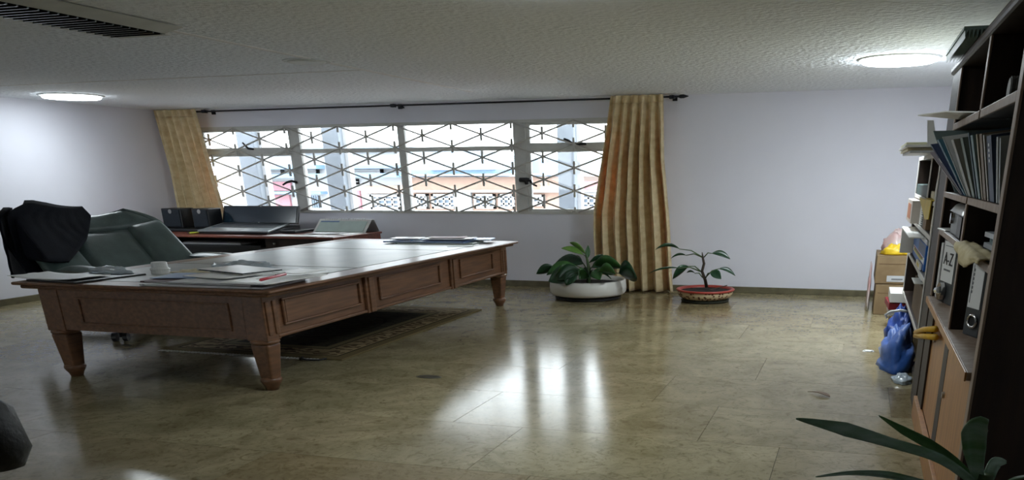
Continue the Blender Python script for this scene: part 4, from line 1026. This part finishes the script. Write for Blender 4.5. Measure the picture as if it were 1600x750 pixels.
# large grey folder behind them and the white folder lying over the top
gf = thing('document_folder', 'large grey green folder standing behind the leaning books', 'folder', (.6, 5.4, 1.39))
GY_ = 5.40
q0, q1 = at(1461, 186, 'y', GY_), at(1578, 186, 'y', GY_); gz = min(q0.z, 1.712)
MB().prism([(q0.x, GY_, gz), (min(q1.x+.2, 1.06), GY_, gz), (min(q1.x+.2, 1.06), GY_, 1.3885), (q0.x+.16, GY_, 1.3885)], (0, .035, 0)).build('board', mat('folder_sage', (104, 122, 122), .5, var=.08), gf, fix=True)
MB().box(q0.x+.13, q1.x-.02, GY_-.006, GY_, gz-.04, gz-.03).build('print_line', 'bk_deep', gf); MB().box(q0.x+.18, q1.x-.1, GY_-.006, GY_, gz-.06, gz-.053).build('print_line', 'bk_deep', gf)
tag(MB().prism([at(1434, 181, 'x', .265), at(1478, 175, 'x', .40), (.62, 4.75, 1.758), (.62, 5.5, 1.758)], (0, 0, .006)).build('white_folder', 'paper', None, at=(.5, 5.2, 1.758), fix=True), 'large white folder sticking out above the leaning books', 'folder')
tag(MB().prism([at(u_, v_, 'y', 5.46) for u_, v_ in ((1449, 188), (1459, 188), (1464, 226), (1449, 226))], (0, .012, 0)).build('paper_sheet', 'paper', None, at=(.36, 5.46, 1.6), fix=True), 'white sheet hanging below the big white folder on the shelf', 'paper')
# roll on the top shelf
rl_ = thing('ribbed_roll', 'ribbed pale plastic roll on the top shelf by the post', 'roll', (.56, 4.05, 1.757))
for k in range(7):
    MB().tube([(.54+.02*k, 4.05, 1.807), (.554+.02*k, 4.05, 1.807)], .05, 16).build('rib', 'grey_plastic', rl_, smooth=False)
MB().tube([(.535, 4.05, 1.807), (.69, 4.05, 1.807)], .044, 16).build('core', 'paper_grey', rl_)
# projector like device
dv_ = thing('slide_viewer', 'small silver topped grey device with a round lens on the shelf', 'device', (.6, 4.95, 1.179))
MB().box(.50, .74, 4.66, 5.22, 1.179, 1.29).build('body', 'grey_plastic', dv_, bevel=.012)
MB().box(.495, .505, 4.66, 4.84, 1.185, 1.285).build('dark_face', 'black_plastic', dv_)
MB().pillow((.49, 4.6, 1.295), (.76, 4.6, 1.295), (.76, 5.3, 1.295), (.49, 5.3, 1.295), .055, .015, 12, 12, 4).build('lid', 'silver', dv_, smooth=True)
MB().tube([(.48, 5.08, 1.262), (.50, 5.08, 1.262)], .028, 14).build('lens', 'chrome', dv_, smooth=False)
# sheets on the near bay of that shelf
for k, (y0, a, z, lb, m_) in enumerate(((3.95, .10, 1.179, 'stacked pale paper pad on the narrow shelf bay', 'paper_grey'), (3.92, -.12, 1.202, 'grey folder with corners showing on the narrow shelf bay', 'folder_sage'), (3.9, .2, 1.228, 'upper grey folder slanting on the narrow shelf bay', 'paper_grey'))):
    slab('paper_pad', lb, 'paper', (.75, y0, 0), .36, .62, a*.3, z, .02, m_, 'paper')
slab('card', 'small pink card on the papers of the narrow shelf bay', 'card', (.62, 3.62, 0), .10, .16, .1, 1.249, .004, mat('card_pink', (196, 120, 128), .5))
slab('paper_sheet', 'white slip at the far end of the device shelf', 'paper', (.53, 5.43, 0), .12, .24, .1, 1.1785, .008, 'paper')
# cream cloth hanging over the shelf edge
cl = MB(); rows = []
for i in range(19):
    s_ = i/18; yy = 4.33-.88*s_; r = []
    drop = .015+.055*math.sin(math.pi*min(1, s_*1.15))**1.2
    for j in range(13):
        v = j/12
        if v < .45: r.append((.525-.055*v/.45, yy+.02*wob(s_*4, v*3, 1), 1.184+.010*(1+wob(s_*6, v*5, 2))))
        else:
            k = (v-.45)/.55; r.append((.466-.02*math.sin(k*2)-.012*wob(s_*8, k*3, 5), yy, 1.19+.008*math.sin(3.1*(1-k))-drop*k))
    rows.append(r)
cl.grid(rows)
tag(cl.build('cream_cloth', mat('cream_cloth', (206, 192, 152), .8, (186, 170, 128), 10., bump=.3, bscale=25), None, at=(.5, 3.9, 1.18), smooth=True, solid=.005), 'cream folded cloth hanging over the shelf edge above the binders', 'cloth')
# ring binders on the counter
mat('binder_black', (44, 48, 50), .5, var=.15, scale=12); mat('binder_label', (214, 214, 212), .6, var=.04)
def binder(label, bl, br, ztop, tl=None, z0=.7795, low=.33, ring=True, depth=.4, whole=False):
    a, b = Vector((*bl, z0)), Vector((*br, z0))
    w_ = b-a; n_ = Vector((-w_.y, w_.x, 0)).normalized()
    if n_.x < 0: n_ = -n_
    lean = Vector((0, 0, ztop-z0))
    if tl is not None:
        p = at(*tl, 'x', a.x); lean = Vector((0, p.y-a.y, ztop-z0))
    t = thing('ring_binder', label, 'binder', (a+b)/2, 'ring binders on the counter')
    dv = n_*depth
    MB().obox(a, w_, lean, dv).build('case', 'binder_label' if whole else 'binder_black', t, fix=True, bevel=.004)
    if not whole:
        f = -n_*.003
        MB().obox(a+w_*.10+lean*low+f, w_*.80, lean*(.95-low), n_*.002).build('label', 'binder_label', t, fix=True)
    return t, a, w_, lean, n_
binder('white slim binder at the far end of the counter', (.50, 5.585), (.50, 5.505), 1.10, whole=True, depth=.2)
t, a, w_, ln, nn = binder('black and white binder marked A-Z on the counter', (.50, 5.44), (.555, 5.16), 1.14, depth=.3)
text_mesh('lettering', 'A-Z', .10, a+w_*.5+ln*.68-nn*.006, w_, ln, MATS['black_plastic'], t, xs=w_.length*.60/.165)
MB().obox(a+w_*.2+ln*.88-nn*.005, w_*.55, ln*.008, nn*.002).build('rule', 'black_plastic', t, fix=True)
for k in range(6): MB().obox(a+w_*(.26+k*.075)+ln*.50-nn*.005, w_*.05, ln*.03, nn*.002).build('small_print', 'grey_plastic', t, fix=True)
MB().tube([a+w_*.42+ln*.18-nn*.004, a+w_*.42+ln*.18-nn*.03], .05, 14).build('lever', 'chrome', t)
MB().tube([a+w_*.30+ln*.18-nn*.03, a+w_*.52+ln*.21-nn*.035], .02, 8).build('lever_tip', 'chrome', t)
cc = a+w_*.9+ln*.12-nn*.004
binder('white binder between the A-Z binder and the divider', (.55, 5.08), (.55, 4.98), 1.135, whole=True, depth=.36)
t, a, w_, ln, nn = binder('black binder with white label in the near bay of the counter', (.529, 4.267), (.58, 4.144), 1.135, low=.36, depth=.2)
def ring(c, n_, r=.028):
    u = Vector((0, 0, 1)); v = n_.cross(u); return [c+u*r*math.cos(k*math.pi/8)+v*r*1.35*math.sin(k*math.pi/8) for k in range(16)]
MB().tube(ring(a+w_*.6+ln*.2-nn*.006, nn), .007, 6, closed=True).build('finger_ring', 'chrome', t, smooth=True)
MB().tube([a+w_*.6+ln*.2-nn*.002, a+w_*.6+ln*.2-nn*.004], .026, 14).build('finger_hole', mat('hole_black', (8, 8, 8), .8), t)
for k in range(6): MB().obox(a+w_*.22+ln*(.82-k*.055)-nn*.005, w_*.07, ln*.035, nn*.002).build('small_print', 'grey_plastic', t, fix=True)
MB().obox(a+w_*.2+ln*.42-nn*.005, w_*.012, ln*.48, nn*.002).build('rule', 'grey_plastic', t, fix=True)
# corrugated sheet on top of the bookcase
cs_ = thing('corrugated_sheet', 'ribbed grey green plastic sheet lying on top of the bookcase', 'sheet', (.7, 5.35, 2.097))
MB().box(.40, .95, 4.86, 5.88, 2.135, 2.150).build('board', mat('corrugate', (108, 134, 128), .5, (128, 148, 144), 3.), cs_)
for k in range(30):
    x = .405+k*.018
    MB().prism([(x, 4.86, 2.136), (x+.012, 4.86, 2.136), (x+.006, 4.86, 2.098)], (0, 1.02, 0)).build('rib', 'corrugate', cs_, fix=True)
# yellow strap hanging at the cabinet door
s0, s1 = at(1431, 520, 'x', .455), at(1462, 514, 'x', .455); s2 = at(1462, 527, 'x', .455)
tag(MB().tube([s1, s1.lerp(s0, .6)+Vector((0, 0, .012)), s0+Vector((0, 0, .004)), s0+Vector((0, 0, -.02)), s2.lerp(s0, .55)+Vector((0, 0, -.01)), s2], .017, 8).build('yellow_strap', mat('strap_yellow', (206, 160, 34), .5), None, at=s0, smooth=True), 'yellow fabric strap looped against the cabinet door', 'strap')

# ------------------------------------------------------------------ lower open shelf unit beyond it
SU = thing('shelf_unit', 'lower dark shelf unit with white edges crammed with papers', 'shelf', (.8, 7.5, 0))
U0, U1, UH = 6.22, 8.66, 1.62
mat('edge_white', (206, 202, 196), .5)
for y0, y1 in ((U0, U0+.04), (U1-.04, U1)):
    p_ = bx_('side_panel', 'wood_dark', XS+.005, XB, y0, y1, .40, UH, SU); bx_('edge_strip', 'edge_white', XS-.004, XS+.005, y0-.004, y1+.004, .40, UH, p_)
bx_('back_panel', 'wood_dark', XB-.02, XB, U0+.04, U1-.04, 0, UH, SU); bx_('plinth', 'wood_dark', .74, XB-.02, U0, U1, 0, .39, SU)
bx_('divider', 'wood_dark', XS+.005, XB-.02, 7.02, 7.06, 1.31, UH-.03, SU); bx_('edge_strip', 'edge_white', XS-.004, XS+.005, 7.01, 7.07, 1.31, UH-.03, SU)
for z in (.43, .80, 1.09, 1.31, UH):
    p_ = bx_('shelf', 'wood_dark', XS+.005, XB-.02, U0+.04, U1-.04, z-.03, z, SU); bx_('edge_strip', 'edge_white', XS-.004, XS+.005, U0+.04, U1-.04, z-.03, z, p_)
GP = 'papers on the lower shelf unit'
for k, (x0, y0, y1, m_, lb) in enumerate(((.30, 6.7, 7.9, 'paper_grey', 'grey file at the bottom of the pile on top of the shelf unit'), (.285, 6.75, 8.0, 'paper_cream', 'cream file in the pile on top of the shelf unit'),
                                   (.265, 6.7, 7.9, 'paper', 'white file near the top of the pile on the shelf unit'), (.275, 6.8, 7.8, mat('file_lemon', (214, 212, 178), .6), 'pale lemon file topmost on the shelf unit'))):
    tag(MB().box(x0, .95, y0, y1, UH+.001+k*.019, UH+.018+k*.019).build('paper_file', m_, None, at=(.6, 7.3, UH+k*.019), bevel=.003), lb, 'file', GP)
def solid(name, label, cat, m_, x0, x1, y0, y1, z0, z1, bevel=.003):
    return tag(MB().box(x0, x1, y0, y1, z0, z1).build(name, m_, None, at=((x0+x1)/2, (y0+y1)/2, z0), bevel=bevel), label, cat)
mat('folder_yellow', (206, 178, 52), .5)
# top compartment
solid('green_box', 'dark green box on the upper shelf of the shelf unit', 'box', mat('box_green', (44, 64, 60), .5), .484, .8, 7.12, 8.55, 1.311, 1.395, .006)
yf = thing('yellow_folder', 'bright yellow folder hanging out as a triangle over the shelf', 'folder', (.5, 6.8, 1.311))
MB().prism([(.462, 7.68, 1.300), (.462, 6.36, 1.312), (.462, 6.42, 1.19), (.462, 6.75, 1.175)], (.006, 0, 0)).build('flap', 'folder_yellow', yf, fix=True)
MB().box(.462, .62, 6.36, 6.98, 1.3115, 1.315).build('tongue', 'folder_yellow', yf)
solid('cream_booklet', 'small cream booklet beside the dark green box', 'booklet', 'paper_cream', .50, .62, 6.72, 6.97, 1.316, 1.365)
for yb, lb, m_ in ((6.56, 'white papers leaning at the divider of the shelf unit', 'paper'), (6.47, 'grey papers leaning behind the white ones in the shelf unit', 'paper_grey')):
    o0 = Vector((.492, yb, 1.3165))
    tag(MB().obox(o0, (0, -.11, .17), (0, -.035, 0), (.15, 0, 0)).build('leaning_papers', m_, None, at=o0, fix=True), lb, 'paper')
# second compartment
ob = thing('orange_book', 'orange and white paperback at the outer end of the shelf unit', 'book', (.5, 8.1, 1.091))
MB().box(.42, .65, 7.76, 8.5, 1.091, 1.272).build('cover', mat('cover_white', (196, 186, 176), .5), ob, bevel=.003)
MB().box(.4185, .42, 7.9, 8.36, 1.12, 1.24).build('picture', mat('cover_orange', (176, 104, 62), .5), ob)
sb = thing('spiral_notebook', 'white spiral notebook standing on the lower shelf unit', 'notebook', (.55, 7.5, 1.091))
MB().box(.484, .65, 7.32, 7.68, 1.091, 1.25).build('pages', 'paper', sb)
for k in range(9):
    q = Vector((.484, 7.34, 1.10+k*.016)); MB().tube([q+Vector((-.003, -.03, 0)), q+Vector((-.010, 0, .003)), q+Vector((-.003, .03, 0))], .004, 5).build('wire_loop', 'silver', sb)
solid('brown_book', 'tan book behind the yellow folder on the lower shelf unit', 'book', mat('tan', (132, 104, 74), .6), .484, .65, 6.88, 7.2, 1.091, 1.26)
solid('cream_folder', 'cream folder standing right of the yellow folder', 'folder', 'paper_cream', .484, .65, 6.28, 6.40, 1.091, 1.27)
# third compartment
bb = thing('blue_box', 'bright blue printed carton on the lower shelf unit', 'box', (.7, 7.5, .801))
MB().box(.50, .95, 6.78, 8.30, .801, .985).build('carton', mat('carton_blue', (36, 104, 190), .45), bb, bevel=.004)
MB().box(.499, .50, 6.80, 7.55, .90, .98).build('dark_top', mat('carton_navy', (22, 56, 104), .45), bb)
MB().box(.4985, .4995, 6.82, 8.22, .848, .893).build('white_band', 'paper', bb)
MB().box(.4975, .4985, 6.95, 8.12, .878, .890).build('picture_red', mat('print_red', (150, 62, 48), .5), bb)
MB().box(.4975, .4985, 6.95, 8.05, .868, .877).build('picture_green', mat('print_green', (56, 120, 60), .5), bb)
MB().box(.4975, .4985, 7.1, 8.12, .852, .867).build('picture_yellow', 'folder_yellow', bb)
solid('grey_folder', 'grey folder lying on top of the blue box', 'folder', 'paper_grey', .505, .95, 6.8, 8.25, .986, 1.024)
solid('white_papers', 'loose white papers jutting out above the blue box', 'paper', 'paper', .385, .85, 7.0, 8.33, 1.0245, 1.034, .002)
solid('white_board', 'upright white board at the outer end of the blue box', 'board', 'edge_white', .392, .95, 8.40, 8.45, .801, 1.03)
yp = thing('yellow_packet', 'small yellow and white packet under the blue carton', 'packet', (.488, 7.1, .801))
MB().box(.480, .495, 6.9, 7.35, .801, .842).build('pack', 'paper', yp); MB().box(.479, .480, 6.98, 7.27, .808, .836).build('print', 'folder_yellow', yp)
crumple('tissue', 'small crumpled white wrapper beside the yellow packet', 'tissue', (.53, 6.50, .801), (.03, .11, .07), 'paper', 6.4)
# lowest compartment
solid('file_carton', 'brown file carton on the lowest shelf beside the bookcase post', 'box', mat('carton_brown', (104, 84, 62), .7), .50, .9, 6.32, 7.5, .431, .70, .006)
crumple('tissue', 'crumpled white tissue lying on the brown file carton', 'tissue', (.555, 6.55, .701), (.03, .13, .055), 'paper', 4.4)
solid('white_slip', 'white slip sticking out over the edge of the file carton', 'paper', 'paper', .455, .6, 6.86, 7.25, .7005, .706, .001)
solid('price_card', 'grey white printed card propped on the file carton', 'card', 'paper_grey', .51, .516, 6.95, 7.4, .7065, .76, .001)

# ------------------------------------------------------------------ cartons, bags and boxes in the corner
mat('cardboard', (140, 118, 86), .75, (122, 100, 70), 4., bump=.05); mat('cardboard_dark', (112, 88, 60), .8)
def carton(label, x0, x1, y0, y1, z0, z1, sticker=None, flap=True):
    t = thing('cardboard_box', label, 'box', ((x0+x1)/2, (y0+y1)/2, z0), 'cardboard boxes in the corner')
    MB().box(x0, x1, y0, y1, z0, z1-.004).build('carton_body', 'cardboard', t, bevel=.008)
    if flap:
        MB().obox((x0, y0, z1-.004), (x1-x0, 0, 0), (0, (y1-y0)*.48, .004), (0, 0, .004)).build('flap', 'cardboard', t, fix=True)
        MB().obox((x0, y1, z1-.004), (x1-x0, 0, 0), (0, -(y1-y0)*.48, .004), (0, 0, .004)).build('flap', 'cardboard', t, fix=True)
    MB().box(x0+.06*(x1-x0), x1, y0-.002, y0, z0+(z1-z0)*.70, z0+(z1-z0)*.73).build('crease', 'cardboard_dark', t)
    if sticker:
        a, b, c, d = sticker; MB().box(a, b, y0-.003, y0, c, d).build('sticker', 'paper_grey', t); MB().box(a+.05, b-.05, y0-.0045, y0-.003, c+.02, d-.03).build('sticker_print', 'grey_plastic', t)
    return t
carton('lower brown cardboard box on the floor by the wall', .255, .70, 9.9, 10.7, 0, .335)
carton('upper brown cardboard box with white sticker', .235, .68, 9.9, 10.7, .341, .64, (.36, .58, .365, .43))
crumple('plastic_bag', 'white plastic bag with red print on top of the cardboard boxes', 'bag', (.44, 10.43, .646), (.15, .16, .22), mat('bag_white', (220, 218, 212), .45, (206, 150, 146), 2.2, bump=.3, bscale=10, trans=.1), 1.2)
crumple('plastic_bag', 'yellow plastic bag squashed between the white bag and the box', 'bag', (.42, 10.02, .646), (.13, .075, .11), mat('bag_yellow', (222, 186, 40), .45, bump=.3, bscale=10), 7.7)
crumple('plastic_bag', 'limp whitish bag hanging at the side of the cardboard boxes', 'bag', (.19, 10.35, .0), (.022, .22, .50), 'bag_white', 9.2)
carton('small brown box under the grey box near the shelf unit', .40, .78, 8.72, 9.25, 0, .165, flap=False)
slab('grey_box', 'flat grey white box under the red folder', 'box', (.56, 9.0, 0), .38, .5, 0., .166, .06, 'paper_grey')
slab('red_folder', 'dark red folder under the long white box', 'folder', (.545, 9.0, 0), .38, .5, .05, .228, .06, mat('folder_red', (142, 32, 44), .5))
slab('white_box', 'long white box on the dark red folder', 'box', (.55, 8.98, 0), .36, .5, 0., .30, .09, 'white_plastic')
mat('bag_blue', (62, 116, 206), .5, (46, 92, 176), 3., bump=.25, bscale=9, sheen=.2); mat('bag_navy', (34, 68, 146), .5, bump=.25, bscale=9)
crumple('blue_bag', 'light blue cloth bag slumped on the floor beside the bookcase', 'bag', (.405, 7.2, 0.0), (.15, .36, .30), 'bag_blue', 2.9)
crumple('blue_bag', 'darker blue bag behind the light blue one', 'bag', (.46, 8.0, 0.0), (.14, .30, .33), 'bag_navy', 6.1)
h0 = [at(u, v, 'y', 7.8) for u, v in ((1386, 497), (1383, 492), (1392, 487), (1408, 485), (1418, 487))]
tag(MB().tube(h0, .012, 8).build('bag_handle', 'white_plastic', None, at=h0[0], smooth=True), 'white rope handle looping over the blue bags', 'handle')
tag(crumple('clear_bag', 'clear plastic bag flattened on the floor under the blue bag', 'bag', (.44, 6.62, 0), (.07, .14, .05), 'clear_plastic', 3.9), 'clear plastic bag flattened on the floor under the blue bag', 'bag')
